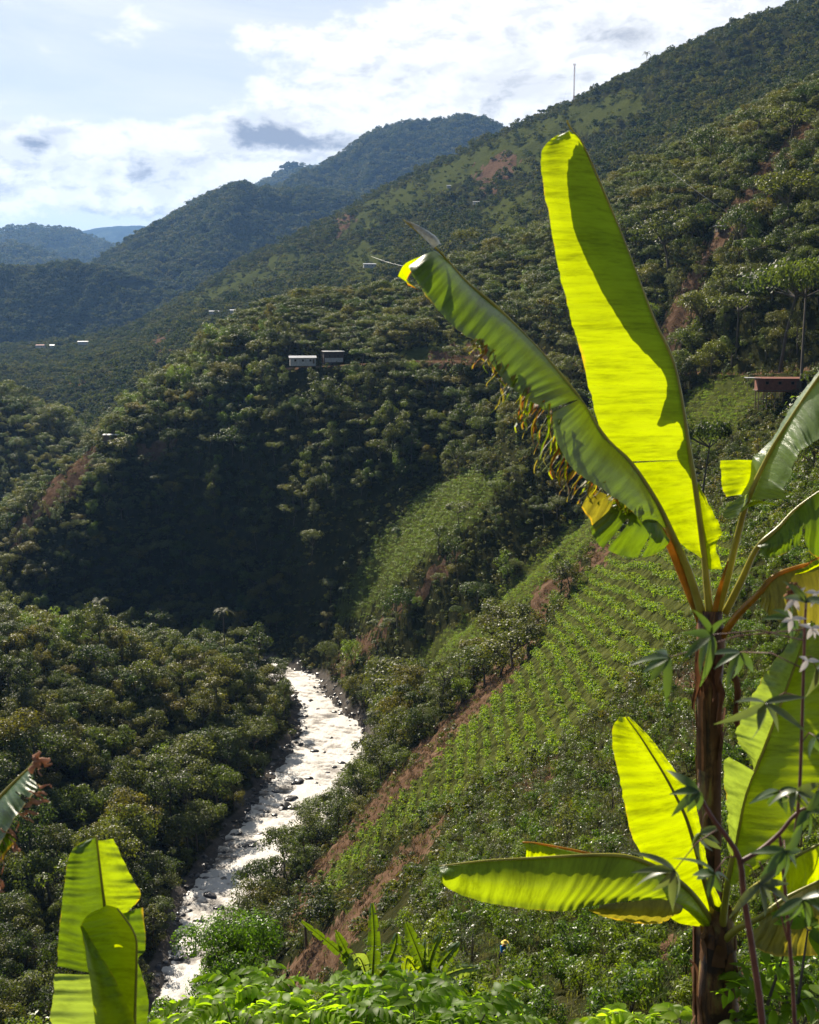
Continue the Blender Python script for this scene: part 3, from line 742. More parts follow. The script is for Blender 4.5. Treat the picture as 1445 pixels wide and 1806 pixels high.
A1 = wood(150, 420, 4.8, 1.0, .40); A2 = wood(420, 700, 5.4, .95, .28); A3 = wood(700, 960, 7.5, 1.15, .25)
WX, WY, WZ, WPX, WPY, WS = (np.concatenate(q) for q in zip(A1, A2, A3))
WR = rng.random(len(WX)); WK = pick_kind(WPX, WPY, WY, WR); WS = np.where(WK == 1, np.minimum(WS, 1.15), WS)
size = WS / WY * ((WPX > -10) & (WPX < 1455) & (WPY < 1830))
behind = bil(TG, WX, WY) + 3 / WY < bil(RMAX, WX, WY) - .001
size = np.where(behind, 0, size); order = np.argsort(-size); top = order[:300]; rest = order[300:]
KN = ['broad', 'umbrella', 'tall', 'olive', 'bright']; NV = {'broad': 3, 'umbrella': 2, 'tall': 2, 'olive': 2, 'bright': 2}
KT = {'broad': 'round dense green tree', 'umbrella': 'flat spreading tree', 'tall': 'tall narrow dark green tree', 'olive': 'olive brown leafed tree', 'bright': 'light green feathery tree'}
def spot(px, py, Y):
    if px < 560 and py > 1040 and Y < 440:
        b = 'river end' if px > 430 else ('middle' if px > 290 else ('left middle' if px > 140 else 'left edge'))
        h = 'on the crest' if py < 1180 else ('high' if py < 1270 else ('halfway up' if py < 1390 else ('low' if py < 1520 else 'at the foot')))
        return '%s of the wooded left hill, %s' % (h if h != 'high' and h != 'low' else h + ' on the side', b)
    if py > 1150 and px < 800: return 'between the river and the planted field'
    if py > 1150: return 'below the planted field'
    if Y < 330: return 'above the planted field, %s' % ('under the red house' if px > 1290 else 'left of the red house')
    return 'across the gorge near the road'
root0 = {}
for i in top:
    kd = KN[WK[i]]; v = int(WR[i] * 997) % NV[kd]; cm, tm, jm = PROTO[(kd, v)]
    where = spot(WPX[i], WPY[i], WY[i])
    r_ = empty('tree', (WX[i], WY[i], WZ[i] - .4), '%s %s' % (KT[kd], where), 'tree', 'trees of the forest beside the river gorge')
    r_.rotation_euler = (0, 0, WR[i] * 400 % 6.283); s_ = WS[i]; r_.scale = (s_, s_, s_ * (.85 + (WR[i] * 31 % 1) * .35))
    obj('trunk', tm, r_); obj('crown', cm, r_)
allm = []; mi = []
for kidx, kd in enumerate(KN):
    sel_ = rest[WK[rest] == kidx]
    if len(sel_) == 0: continue
    scatter({'broad': 'forest', 'umbrella': 'spreading_forest', 'tall': 'tall_forest', 'olive': 'olive_forest', 'bright': 'light_forest'}[kd],
            np.stack([WX[sel_], WY[sel_], WZ[sel_] - .4], 1), WS[sel_], [PROTO[(kd, v)][2] for v in range(NV[kd])],
            {'broad': 'dense dark green forest covering the slopes of the gorge', 'umbrella': 'flat topped trees massed along the crest beyond the road', 'tall': 'narrow dark trees massed within the gorge forest', 'olive': 'olive and brown tinted trees scattered through the gorge forest', 'bright': 'light green feathery trees scattered through the gorge forest'}[kd], 'forest')
print('trees', len(WX))
# --- long mountain flank, kept clear in front of the few houses
HS = [(652, 471), (148, 607), (72, 613), (93, 612), (378, 553), (412, 551), (792, 331), (840, 360)]
HSP = [hit(a, b + 3, 1000, 2400) for a, b in HS]
def clear_houses(X, Y):
    k = np.ones(len(X), bool)
    for h in HSP: k &= ~((np.abs(X - h[0]) < 15) & (Y > h[1] - 45) & (Y < h[1] + 14))
    return k
X, Y = jgrid(-1300, 1000, 850, 2350, 13.0); X, Y, Z, px, py = locate(X, Y, 9)
c = cov_at(X, Y); n = fbm(X / 120, Y / 160, 4); n2 = fbm(X / 30 + 7, Y / 40, 3)
grassy = np.clip(((px < 1060) & (py < 480 + 0 * px)) * .18 + n * .5, 0, 1)
keep = clear_houses(X, Y) & np.where(np.isin(c, (5, 6)), rng.random(len(X)) < .13 + n2 * 1.0, rng.random(len(X)) > grassy * .9); X, Y, Z, n2 = X[keep], Y[keep], Z[keep], n2[keep]
low = [lowtree(300 + i) for i in range(5)]
scatter('mountain_forest', np.stack([X, Y, Z - .8], 1), np.clip(1.15 + n2 * .7 + rng.normal(size=len(X)) * .2, .5, 2), low, 'dark forest covering the long mountain flank', 'forest')
print('flank', len(X))
X, Y = jgrid(-1300, 1000, 850, 2350, 11.0); X, Y, Z, px, py = locate(X, Y, 4)
c = cov_at(X, Y); keep = (rng.random(len(X)) < np.where(np.isin(c, (5, 6)), .32, .9)) & clear_houses(X, Y); X, Y, Z = X[keep], Y[keep], Z[keep]
scrub = [lowshrub(330 + i, M_FARF, 3.2, 1.3, 90, 1.2, .8) for i in range(3)]
scatter('mountain_scrub', np.stack([X, Y, Z - .3], 1), rng.uniform(.5, 1.4, len(X)), scrub, 'low scrub on the long mountain flank', 'scrub')
# --- far hills
def farwood(Vs, n, sc, name, label, tmin=0):
    P_ = []
    for V in Vs:
        r_, c_ = V.shape[:2]; k = int(n)
        i = rng.uniform(r_ * .16, r_ - 1.05, k); j = rng.uniform(0, c_ - 1.01, k); a = i.astype(int); b = j.astype(int); u = (i - a)[:, None]; v = (j - b)[:, None]
        q = (V[a, b] * (1 - u) + V[a + 1, b] * u) * (1 - v) + (V[a, b + 1] * (1 - u) + V[a + 1, b + 1] * u) * v
        m_ = np.abs(q[:, 0] / q[:, 1]) < .37; q = q[m_]
        nz = fbm(q[:, 0] / 160, q[:, 1] / 300 + q[:, 2] / 90, 3); P_.append(q[nz > -.22])
    q = np.concatenate(P_); q[:, 2] -= 1.5
    scatter(name, q, sc * rng.uniform(.5, 1.5, len(q)), low, label, 'forest'); print(name, len(q))
farwood([H['L5b']], 7000, 1.5, 'valley_bottom_forest', 'hazy forest on the hill in front of the far valley bend')
farwood([H['L5']], 19000, 1.9, 'valley_forest', 'hazy forest on the mountain beyond the bend of the valley')
farwood([H['L4']], 12000, 2.3, 'peak_forest', 'hazy blue forest on the high rounded mountain')
farwood([H['L3'], H['L2b'], H['L2']], 2500, 3.2, 'distant_forest', 'blue distant forest on the far ridges')

# --- undergrowth on wooded ground in view
X, Y = jgrid(-300, 300, 150, 640, 2.6); X, Y, Z, px, py = locate(X, Y, 2)
c = cov_at(X, Y); sdv = bil(SD, X, Y); rdv = bil(RD, X, Y)
shr = [lowshrub(400 + i, M_FOREST, .95, .8, 150, .34) for i in range(3)] + [lowshrub(410, M_OLIVE, .9, .7, 130, .32)]
k = ((c == 0) | ((c == 4) & (rng.random(len(X)) < .14))) & (sdv > .6) & (rdv > 3) & (Y < 640)
scatter('undergrowth', np.stack([X, Y, Z - .1], 1)[k], rng.uniform(.6, 1.7, k.sum()), shr, 'dark shrubs and climbers covering the steep gorge sides', 'undergrowth'); print('under', k.sum())
k = (c == 3)
# --- planted field: leafy rows running down the slope
pts = []
X, Y = jgrid(-120, 190, 140, 400, 2.25, .32, R(-3), .58); X, Y, Z, px, py = locate(X, Y, .6, .004)
c = cov_at(X, Y); nf = fbm(X / 9, Y / 9, 3)
low_f = (py > 1330)
k = (c == 1) & (rng.random(len(X)) < np.clip(1.0 + nf * 1.2, .5, .99))
crop = [lowshrub(420 + i, M_CROP, .74, .5, 60, .30, .7) for i in range(4)]
scatter('crop_rows', np.stack([X, Y, Z], 1)[k], np.clip(rng.uniform(.65, 1.15, k.sum()) + nf[k] * .5, .4, 1.5), crop, 'bright green crop planted in rows on the steep field', 'crop'); print('crop', k.sum())
X, Y = jgrid(-120, 190, 140, 480, 1.25, 1.0); X, Y, Z, px, py = locate(X, Y, .6, .004)
c = cov_at(X, Y); nf = fbm(X / 6, Y / 10, 3)
k3 = (c == 3) & (rng.random(len(X)) < .97); scatter('lush_grass', np.stack([X, Y, Z], 1)[k3], rng.uniform(.8, 1.4, k3.sum()), [lowshrub(470 + i, M_BRIGHT, .95, .4, 90, .26, .35) for i in range(3)], 'vivid green grass on the shaded spur above the river bend', 'grass')
k = (c == 2) & (rng.random(len(X)) < .93 + nf)
weed = [lowshrub(430 + i, M_CROP, .9, .45, 90, .26, .5) for i in range(4)] + [lowshrub(440, M_FOREST, .7, .6, 70, .28)]
scatter('hillside_weeds', np.stack([X, Y, Z], 1)[k], np.clip(.8 + nf[k] * 1.0, .3, 1.4), weed, 'light green weeds covering the upper field slope', 'weeds'); print('weed', k.sum())
# dry grass on the bare strips
X, Y = jgrid(-160, 190, 60, 640, 1.1, 1.0); X, Y, Z, px, py = locate(X, Y, .6, .004)
c = cov_at(X, Y); rdv = bil(RD, X, Y); nf = fbm(X / 5, Y / 9, 3)
k = (c == 4) & (rdv > 3.4) & (rng.random(len(X)) < .45 + nf * 1.3)
dry = [tuft(450 + i, M_DRY, 26, .35, .75, .03) for i in range(3)] + [tuft(455, M_GRASS, 26, .3, .6, .03)]
scatter('dry_grass', np.stack([X, Y, Z], 1)[k], rng.uniform(.5, 1.3, k.sum()), dry, 'dry reddish brown grass on the bare strips of slope', 'grass'); print('dry', k.sum())
# where the worker stands: the spot whose head height shows at that place in the picture
PY0 = min(np.arange(50, 75, .25), key=lambda y: abs(proj(ray(887, 1660)[0] / ray(887, 1660)[1] * y, y, gz(ray(887, 1660)[0] / ray(887, 1660)[1] * y, y) + 1.6)[1] - 1657)); PX0 = ray(887, 1660)[0] / ray(887, 1660)[1] * PY0; print('worker', PX0, PY0)
# --- near planted slope: coffee bushes, rank growth between them
def bush_mesh(seed, mt, r, h, n, ls, nst=5):
    rg = np.random.default_rng(seed); V = []; Fq = []; b = 0
    v, f, c0 = crown(rg, r, h * .5, h * .55, 10, n, ls, 'tall', .42, .42, .6)
    mb = MB()
    for p, cr in c0[:nst]: mb.tube([(0, 0, -.3), p * np.array([.3, .3, .5]), p], [.035, .025, .012], 4)
    q = [x for x in mb.f if len(x) == 4]
    return (meshdata('foliage', v, f, [mt]), meshdata('stem', mb.v, mb.f, [M_BARK]),
            meshdata('bush', np.concatenate([np.array(mb.v), v]), np.concatenate([np.array(q), f + len(mb.v)]), [M_BARK, mt], midx=[0] * len(q) + [1] * len(f)))
CB = [bush_mesh(500 + i, M_COFFEE, 1.0, 1.9, 1100, .18) for i in range(4)]
PB = [bush_mesh(510 + i, M_PALE, .8, 2.3, 420, .15) for i in range(2)]
TB = [bush_mesh(520 + i, M_FOREST, 1.3, 3.0, 700, .26) for i in range(2)]
X, Y = jgrid(-60, 110, 36, 215, 2.25, .7); X, Y, Z, px, py = locate(X, Y, 1.8, .01)
c = cov_at(X, Y); nf = fbm(X / 9 + 3, Y / 9, 3)
near_ok = (c == 7) | (inside(px, py, np.array([(740, 1440), (880, 1375), (1060, 1280), (1180, 1160), (1240, 1080), (1300, 980), (1200, 760), (1445, 660), (1600, 600), (1600, 1500), (740, 1640)], float)) & (c == 0))
brown = inside(px, py, np.array([(440, 1760), (560, 1620), (700, 1520), (800, 1450), (720, 1640), (690, 1720), (560, 1800)], float)) & (rng.random(len(X)) < .85)
k = near_ok & ~brown & (rng.random(len(X)) < 1.0 + nf * .8); k &= ~((np.abs(X - PX0) < .85) & (Y > PY0 - 3.0) & (Y < PY0 + .8))
BX_, BY_, BZ_, bpx, bpy2 = (q[k] for q in (X, Y, Z, px, py)); r5 = rng.random(len(BX_)); bs = rng.uniform(.65, 1.2, len(BX_))
pale = (r5 > .62) & inside(bpx, bpy2, np.array([(620, 1560), (860, 1400), (1100, 1250), (1260, 1150), (1300, 1500), (1100, 1560), (800, 1760), (600, 1720)], float))
tallb = (~pale) & (r5 < .10) & (BY_ > 70)
siz = bs / BY_ * (bpx < 1460) * (bpx > -20) * (bpy2 < 1850) * (~tallb) * (~pale); od = np.argsort(-siz); tp = od[:300]
isind = np.zeros(len(BX_), bool); isind[tp] = True
for i in tp:
    fm, sm, jm = CB[int(r5[i] * 997) % 4]
    w_ = ('right of the banana stems' if bpx[i] > 1310 else ('behind the banana stems' if bpx[i] > 1200 else ('left of the banana stems' if bpx[i] > 1060 else ('right of the worker in blue' if bpx[i] > 900 else ('left of the worker in blue' if bpx[i] > 800 else 'beside the small banana clump'))))) + (', high up' if bpy2[i] < 1600 else (', halfway' if bpy2[i] < 1700 else ', low down'))
    r_ = empty('coffee_bush', (BX_[i], BY_[i], BZ_[i]), ('yellowish' if r5[i] > .8 else 'glossy green') + (' big' if bs[i] > .95 else ' small') + ' coffee bush ' + w_, 'bush', 'coffee bushes planted on the near slope')
    r_.rotation_euler = (0, 0, r5[i] * 700 % 6.283); r_.scale = (bs[i],) * 3; obj('stem', sm, r_); obj('foliage', fm, r_)
for nm, msk, mm, lb in (('coffee_plantation', ~isind & ~pale & ~tallb, [q[2] for q in CB], 'glossy coffee bushes thickly planted up the near slope'), ('pale_thicket', pale, [q[2] for q in PB], 'pale glinting thicket below the planted field'), ('bushy_thicket', tallb, [q[2] for q in TB], 'dark taller bushes among the coffee on the near slope')):
    if msk.sum(): scatter(nm, np.stack([BX_, BY_, BZ_], 1)[msk], bs[msk], mm, lb, 'thicket' if 'thicket' in nm else 'plantation'); print(nm, msk.sum())
X, Y = jgrid(-40, 60, 5, 110, .7, 1.0); X, Y, Z, px, py = locate(X, Y, .6, .01, .6)
k = (py < 2300) & (np.hypot(X, Y) > 4) & (rng.random(len(X)) < np.where(Y < 30, .9, .5)) & (cov_at(X, Y) != 4); gr = [tuft(460 + i, M_GRASS, 30, .22, .5, .015) for i in range(3)]
scatter('grass', np.stack([X, Y, Z], 1)[k], rng.uniform(.5, 1.2, k.sum()), gr, 'rough grass between the bushes of the near slope', 'grass'); print('grass', k.sum())
# ------------------------------------------------------------ banana plants in front of the viewer
def banana_mat(name, base, tcol, trans, rough=.32, dry=.0, spec=.5, veinlen=95.0):
    m, nt, N, L = new_mat(name)
    a = N.new('ShaderNodeAttribute'); a.attribute_name = 'luv'; sp = N.new('ShaderNodeSeparateXYZ'); L.new(a.outputs['Vector'], sp.inputs[0])
    u, v, dr = sp.outputs
    cmb = N.new('ShaderNodeCombineXYZ'); L.new(u, cmb.inputs[0]); vs = mth(N, L, 'MULTIPLY', v, .05); L.new(vs, cmb.inputs[1])
    w1 = noise_node(N, L, 60.0, 4, .7, cmb.outputs[0]); w2 = noise_node(N, L, 9.0, 5, .6, cmb.outputs[0])
    blot = noise_node(N, L, 7.0, 6, .65)
    vein = mth(N, L, 'ADD', mth(N, L, 'MULTIPLY', w1, .5), mth(N, L, 'MULTIPLY', w2, .5))
    dark = tuple(c * .62 for c in base); lite = tuple(min(1, c * 1.35) for c in base)
    c = ramp_node(N, L, vein, [(.36, dark), (.5, base), (.64, lite)])
    td = tuple(x * .55 for x in tcol); tl = tuple(min(1, x * 1.12) for x in tcol)
    t = ramp_node(N, L, vein, [(.36, td), (.52, tcol), (.66, tl)])
    # dried margin: grows in from the torn edge
    e = mth(N, L, 'ADD', mth(N, L, 'ADD', v, mth(N, L, 'MULTIPLY', mth(N, L, 'SUBTRACT', blot, .5), .35)), dr)
    y = maprange(N, L, e, .99, 1.06); b = maprange(N, L, e, 1.06, 1.16)
    c = mixc(N, L, y, c, (.42, .30, .03)); c = mixc(N, L, b, c, (.20, .075, .02))
    t = mixc(N, L, y, t, (.85, .55, .02)); t = mixc(N, L, b, t, (.45, .14, .02))
    bsum = mth(N, L, 'ADD', mth(N, L, 'MULTIPLY', w1, .6), mth(N, L, 'MULTIPLY', w2, .6))
    finish(N, L, c, rough, spec, trans, t, bsum, .55, .012)
    return m
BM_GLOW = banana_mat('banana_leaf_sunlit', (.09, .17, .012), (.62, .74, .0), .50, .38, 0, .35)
BM_GREEN_SHADE = banana_mat('banana_leaf_green_shaded', (.045, .090, .018), (.24, .38, .006), .30, .42)  # plain green leaves, and painted shade on blades that would otherwise glow
BM_MID = banana_mat('banana_leaf_mid', (.055, .115, .014), (.46, .60, .006), .42, .34, 0, .4)
BM_SILVER = banana_mat('banana_leaf_waxy', (.11, .17, .07), (.45, .6, .05), .35, .33, 0, .7)
BM_OLD = banana_mat('banana_leaf_old', (.10, .10, .025), (.42, .36, .02), .40, .5)
BM_WAX = banana_mat('banana_leaf_silver_tip', (.45, .48, .42), (.3, .33, .25), .12, .4)
BM_RIB = simple('banana_midrib', (.36, .33, .05), .35, .5, .35, 4.0, .25, .2, .003)
BM_PET = simple('banana_petiole', (.50, .27, .03), .35, .5, .55, 7.0, .5, .3, .004)
def stem_mat():
    m, nt, N, L = new_mat('banana_stem')
    tc = N.new('ShaderNodeTexCoord').outputs['Object']; mp = N.new('ShaderNodeMapping'); mp.inputs['Scale'].default_value = (9, 9, 1.6); L.new(tc, mp.inputs[0])
    f = noise_node(N, L, 1.6, 7, .62, mp.outputs[0], .8); g = noise_node(N, L, 12, 6, .7, mp.outputs[0]); h = noise_node(N, L, 3.5, 5, .6, tc)
    c = ramp_node(N, L, f, [(.32, (.025, .012, .007)), (.44, (.08, .036, .016)), (.52, (.22, .10, .035)), (.60, (.26, .20, .055)), (.70, (.07, .032, .018))])
    c = mixc(N, L, maprange(N, L, h, .48, .62), c, (.03, .016, .009))
    finish(N, L, c, .55, .4, .0, None, g, .7, .01); return m
M_STEM = stem_mat(); M_SHEATH = simple('dry_sheath', (.17, .085, .04), .8, .2, .45, 9.0, .3, .6, .01)
def cat_rom(A, n):
    A = np.asarray(A, float); m = len(A); t = np.linspace(0, m - 1, n); i = np.clip(t.astype(int), 0, m - 2); f = (t - i)[:, None]
    p0 = A[np.clip(i - 1, 0, m - 1)]; p1 = A[i]; p2 = A[i + 1]; p3 = A[np.clip(i + 2, 0, m - 1)]
    return .5 * ((2 * p1) + (-p0 + p2) * f + (2 * p0 - 5 * p1 + 4 * p2 - p3) * f * f + (-p0 + 3 * p1 - 3 * p2 + p3) * f ** 3)
def lamina(rows, nu=90, nv=12, bulge=.03, rip=.006, freq=260, dry=0.0, tears=(), seed=0, wav=.0):
    """half of a leaf blade. rows: (midrib x, y, dist, edge x, y, dist)"""
    rg = np.random.default_rng(seed); rows = cat_rom(rows, nu)
    M = np.array([P(*r[:3]) for r in rows]); E = np.array([P(*r[3:6]) for r in rows])
    L_ = np.concatenate([[0], np.cumsum(np.linalg.norm(np.diff(M, axis=0), axis=1))]); ph = rg.uniform(0, 9)
    V = []; UV = []
    je = np.convolve(rg.normal(size=nu), np.ones(5) / 5, 'same') * .014
    for k in range(nv + 1):
        v = k / nv; q = M * (1 - v) + E * v
        if k == nv: q = q + (E - M) * je[:, None]
        off = bulge * math.sin(math.pi * min(1, v * 1.15)) + rip * (v ** .7) * np.sin(L_ * freq + v * 3 + ph) * (.6 + .4 * np.sin(L_ * 17 + ph)) + wav * v * v * np.sin(L_ * 9 + ph) + (rip * 1.2) * v * np.sin(L_ * freq * .37 + ph * 2)
        q = q + np.stack([off * .15, -off, off * .25], 1)
        V.append(q); UV.append(np.stack([L_, np.full(nu, v), np.full(nu, dry)], 1))
    V = np.array(V); UV = np.array(UV); idx = np.arange((nv + 1) * nu).reshape(nv + 1, nu)
    f = np.stack([idx[:-1, :-1], idx[:-1, 1:], idx[1:, 1:], idx[1:, :-1]], -1)
    keep = np.ones(f.shape[:2], bool)
    for u0, u1, v0 in tears:                     # a tear runs from the edge along a vein
        for k in range(nv):
            vv = (k + .5) / nv
            if vv > v0:
                w = (vv - v0) / (1 - v0); a = int((u0 + (u1 - u0) * .5 * (1 - w)) * nu); b = int(math.ceil((u1 - (u1 - u0) * .5 * (1 - w)) * nu)); keep[k, a:max(b, a + 1)] = False
    return V.reshape(-1, 3), f[keep].reshape(-1, 4), UV.reshape(-1, 3)
def leaf(parent, halves, mat, rib, ribr, ribmat=None, label=None):
    """halves: list of (rows, kwargs, material or None). Blade halves of one colour make the leaf, the midrib its sub-part"""
    mats = []; V = []; Fq = []; U = []; mi = []; b = 0
    for h in halves:
        rows, kw = h[0], h[1]; mt = h[2] if len(h) > 2 else mat
        if mt not in mats: mats.append(mt)
        v, f, u = lamina(rows, **kw); V.append(v); Fq.append(f + b); U.append(u); mi += [mats.index(mt)] * len(f); b += len(v)
    o = obj('leaf', meshdata('leaf', np.concatenate(V), np.concatenate(Fq), mats, True, {'luv': np.concatenate(U)}, mi), parent)
    if label: o['label'] = label
    if rib:
        c = cat_rom(rib, max(10, len(rib) * 4)); n = len(c); rr = np.interp(np.linspace(0, 1, n), np.linspace(0, 1, len(ribr)), ribr)
        mb = MB(); mb.tube([P(*q) for q in c], list(rr), 8); r_ = mb.build('midrib', ribmat or BM_RIB, o, True)
    return o
def put_at(parent, childs, loc):
    """rebase children built in world space on their thing"""
    loc = Vector(loc); parent.location = loc
    inv = Matrix.Translation(-loc)
    for c in parent.children:
        c.data.transform(inv); c.data.update()
        for g in c.children: g.data.transform(inv); g.data.update()
def children_of(o): return list(o.children)

def stem_mesh(parent, pts, rad, seed, n=22):
    rg = np.random.default_rng(seed); c = cat_rom([list(p) for p in pts], 40); rr = np.interp(np.linspace(0, 1, 40), np.linspace(0, 1, len(rad)), rad)
    V = []; prof = 1 + .05 * np.array([math.sin(3 * a + seed) + .6 * math.sin(7 * a) for a in np.linspace(0, 2 * math.pi, n, endpoint=False)])
    for i, q in enumerate(c):
        p = P(*q)
        for k in range(n):
            a = 2 * math.pi * k / n; tw = a + i * .03; rad_ = rr[i] * prof[k] * (1 + .03 * math.sin(i * .9 + k)); V.append(p + np.array([math.cos(tw) * rad_, math.sin(tw) * rad_, 0]))
    f = [(i * n + k, i * n + (k + 1) % n, (i + 1) * n + (k + 1) % n, (i + 1) * n + k) for i in range(39) for k in range(n)]
    o = obj('pseudostem', meshdata('pseudostem', V, f, [M_STEM], True), parent)
    # peeling sheaths lying on the stem
    mb = MB()
    for s in range(30):
        i0 = rg.integers(1, 30); ln = rg.integers(5, 10); a0 = rg.uniform(0, 6.28); wd = rg.uniform(.12, .5); rows_ = []
        for i in range(ln + 1):
            p = P(*c[min(39, i0 + i)]); r0 = rr[min(39, i0 + i)] * (1.07 + .25 * (max(0, i / ln - .6)) ** 1.0 * rg.uniform(.5, 5)); w_ = wd * (1 - .75 * (i / ln) ** 2)
            rows_.append([p + np.array([math.cos(a0 + w_ * q) * r0, math.sin(a0 + w_ * q) * r0, 0]) for q in (-1, -.33, .33, 1)])
        mb.add([x for r_ in rows_ for x in r_], [(i * 4 + k, i * 4 + k + 1, i * 4 + k + 5, i * 4 + k + 4) for i in range(ln) for k in range(3)])
    mb.build('sheath', M_SHEATH, o, True)
    return o
def petiole(parent, pts, rad):
    c = cat_rom([list(p) for p in pts], 18); rr = np.interp(np.linspace(0, 1, 18), np.linspace(0, 1, len(rad)), rad); mb = MB()
    mb.tube([P(*q) for q in c], list(rr), 9, .8); return mb.build('petiole', BM_PET, parent, True)

# ---- tall banana plant at the right
Y0 = 6.2
bp1 = empty('banana_plant', (0, 0, 0), 'tallest banana plant, its upright leaf glowing yellow green against the valley', 'banana plant', 'banana plants beside the viewpoint')
stem_mesh(bp1, [(1252, 2300, 6.2), (1250, 1900, 6.2), (1248, 1650, 6.2), (1250, 1400, 6.2), (1252, 1230, 6.2), (1255, 1130, 6.2), (1254, 1075, 6.2)], [.10, .085, .075, .062, .066, .075, .055], 2)
A_m = [(1243, 1000), (1234, 930), (1226, 860), (1217, 800), (1208, 740), (1190, 650), (1150, 560), (1115, 470), (1088, 400), (1055, 320), (1030, 262), (1015, 238), (1001, 228)]
A_f = [(1238, 985), (1190, 950), (1150, 880), (1112, 816), None, None, None, None, None, None, None, None, None]
lowA = [(1243, 1000, 6.2, 1238, 984, 6.2), (1238, 960, 6.2, 1205, 962, 6.25), (1232, 915, 6.2, 1172, 925, 6.27), (1226, 860, 6.2, 1143, 872, 6.28), (1219, 812, 6.2, 1112, 817, 6.29)]
upA = [(1219, 812, 6.2, 1078, 815, 6.24), (1208, 740, 6.2, 1055, 742, 6.24), (1190, 650, 6.21, 1031, 650, 6.26), (1151, 560, 6.22, 1007, 560, 6.28), (1118, 470, 6.24, 985, 470, 6.30), (1090, 400, 6.26, 969, 390, 6.32), (1055, 320, 6.28, 957, 315, 6.34), (1032, 266, 6.3, 956, 268, 6.36), (1018, 240, 6.31, 975, 243, 6.36), (1003, 232, 6.32, 999, 235, 6.34)]
bkA = [(1232, 872, 6.23, 1231, 866, 6.24), (1224, 830, 6.23, 1195, 812, 6.27), (1216, 795, 6.23, 1176, 780, 6.27), (1210, 752, 6.23, 1188, 750, 6.27), (1203, 716, 6.24, 1176, 722, 6.27), (1199, 700, 6.24, 1141, 728, 6.27), (1193, 670, 6.24, 1158, 678, 6.27), (1180, 620, 6.24, 1152, 636, 6.28), (1151, 562, 6.25, 1094, 572, 6.29), (1118, 472, 6.27, 1042, 485, 6.31), (1090, 402, 6.29, 1006, 405, 6.33), (1055, 322, 6.31, 990, 330, 6.35), (1032, 268, 6.33, 986, 275, 6.37), (1012, 240, 6.34, 1003, 242, 6.36)]
rtA = [(1226, 850, 6.2, 1228, 846, 6.2), (1236, 905, 6.2, 1256, 900, 6.16), (1240, 945, 6.2, 1273, 938, 6.14), (1242, 972, 6.2, 1263, 964, 6.15), (1246, 1004, 6.2, 1275, 1004, 6.15)]
leaf(bp1, [(lowA, dict(nu=50, bulge=.02, seed=1, rip=.003)), (upA, dict(nu=170, nv=16, bulge=.025, seed=2, rip=.0016, wav=.008)), (bkA, dict(nu=160, bulge=-.012, seed=3, rip=.004), BM_GREEN_SHADE), (rtA, dict(nu=40, seed=4, bulge=.01))], BM_GLOW,  # fold takes the darker green: shade of the double layer put into colour
     [(1254, 1100, 6.2), (1247, 1030, 6.2), (1240, 960, 6.195), (1228, 870, 6.19), (1217, 800, 6.2), (1190, 648, 6.22), (1151, 558, 6.23), (1090, 398, 6.27), (1032, 262, 6.31), (1008, 228, 6.33), (1000, 212, 6.33)], [.024, .019, .015, .012, .009, .006, .004, .006], label='tall upright leaf glowing yellow green with a shaded folded half')
# diagonal leaf, its blade roofed toward the viewer, shade put into its darker green
B1 = [(1177, 930, 6.15, 1140, 935, 6.05), (1155, 882, 6.15, 1118, 905, 5.75), (1111, 816, 6.12, 1070, 868, 5.6), (1066, 771, 6.1, 1020, 836, 5.52), (1050, 745, 6.1, 996, 808, 5.5), (1035, 718, 6.1, 978, 765, 5.5), (1024, 704, 6.1, 975, 728, 5.55)]
B2 = [(1024, 704, 6.09, 962, 724, 5.62), (1010, 688, 6.08, 945, 712, 5.58), (1000, 674, 6.08, 925, 700, 5.6), (956, 621, 6.05, 894, 676, 5.6), (925, 588, 6.03, 868, 643, 5.62), (889, 554, 6.0, 843, 607, 5.62), (860, 528, 6.0, 812, 586, 5.62), (823, 497, 5.97, 779, 554, 5.65), (795, 466, 5.95, 744, 512, 5.7), (778, 450, 5.95, 724, 478, 5.78), (768, 442, 5.95, 722, 468, 5.88)]
tipB = [(772, 446, 5.95, 772, 449, 5.95), (750, 450, 5.96, 745, 466, 5.98), (728, 458, 5.98, 727, 478, 6.02), (712, 468, 6.0, 718, 500, 6.05), (702, 487, 6.02, 740, 512, 6.05)]
curl = [(779, 432, 5.94, 764, 438, 5.9), (770, 418, 5.94, 752, 424, 5.9), (752, 406, 5.95, 738, 410, 5.92), (732, 397, 5.96, 726, 399, 5.95), (716, 391, 5.97, 714, 396, 5.97)]
leaf(bp1, [(B1, dict(nu=70, seed=5, bulge=.05, rip=.004)), (B2, dict(nu=130, seed=6, bulge=.05, rip=.004)), (tipB, dict(nu=26, nv=8, seed=7, bulge=0, dry=.2), BM_GLOW), (curl, dict(nu=24, nv=6, seed=8, bulge=.03, rip=0), BM_WAX)], BM_GREEN_SHADE,
     [(1238, 1085, 6.2), (1215, 1010, 6.18), (1186, 945, 6.15), (1155, 882, 6.14), (1111, 816, 6.12), (1066, 771, 6.1), (1000, 674, 6.08), (889, 554, 6.0), (823, 497, 5.97), (772, 440, 5.94), (712, 388, 5.95)], [.024, .022, .018, .014, .011, .009, .006, .004], label='shaded green leaf slanting to the upper left with shredded yellow edge')
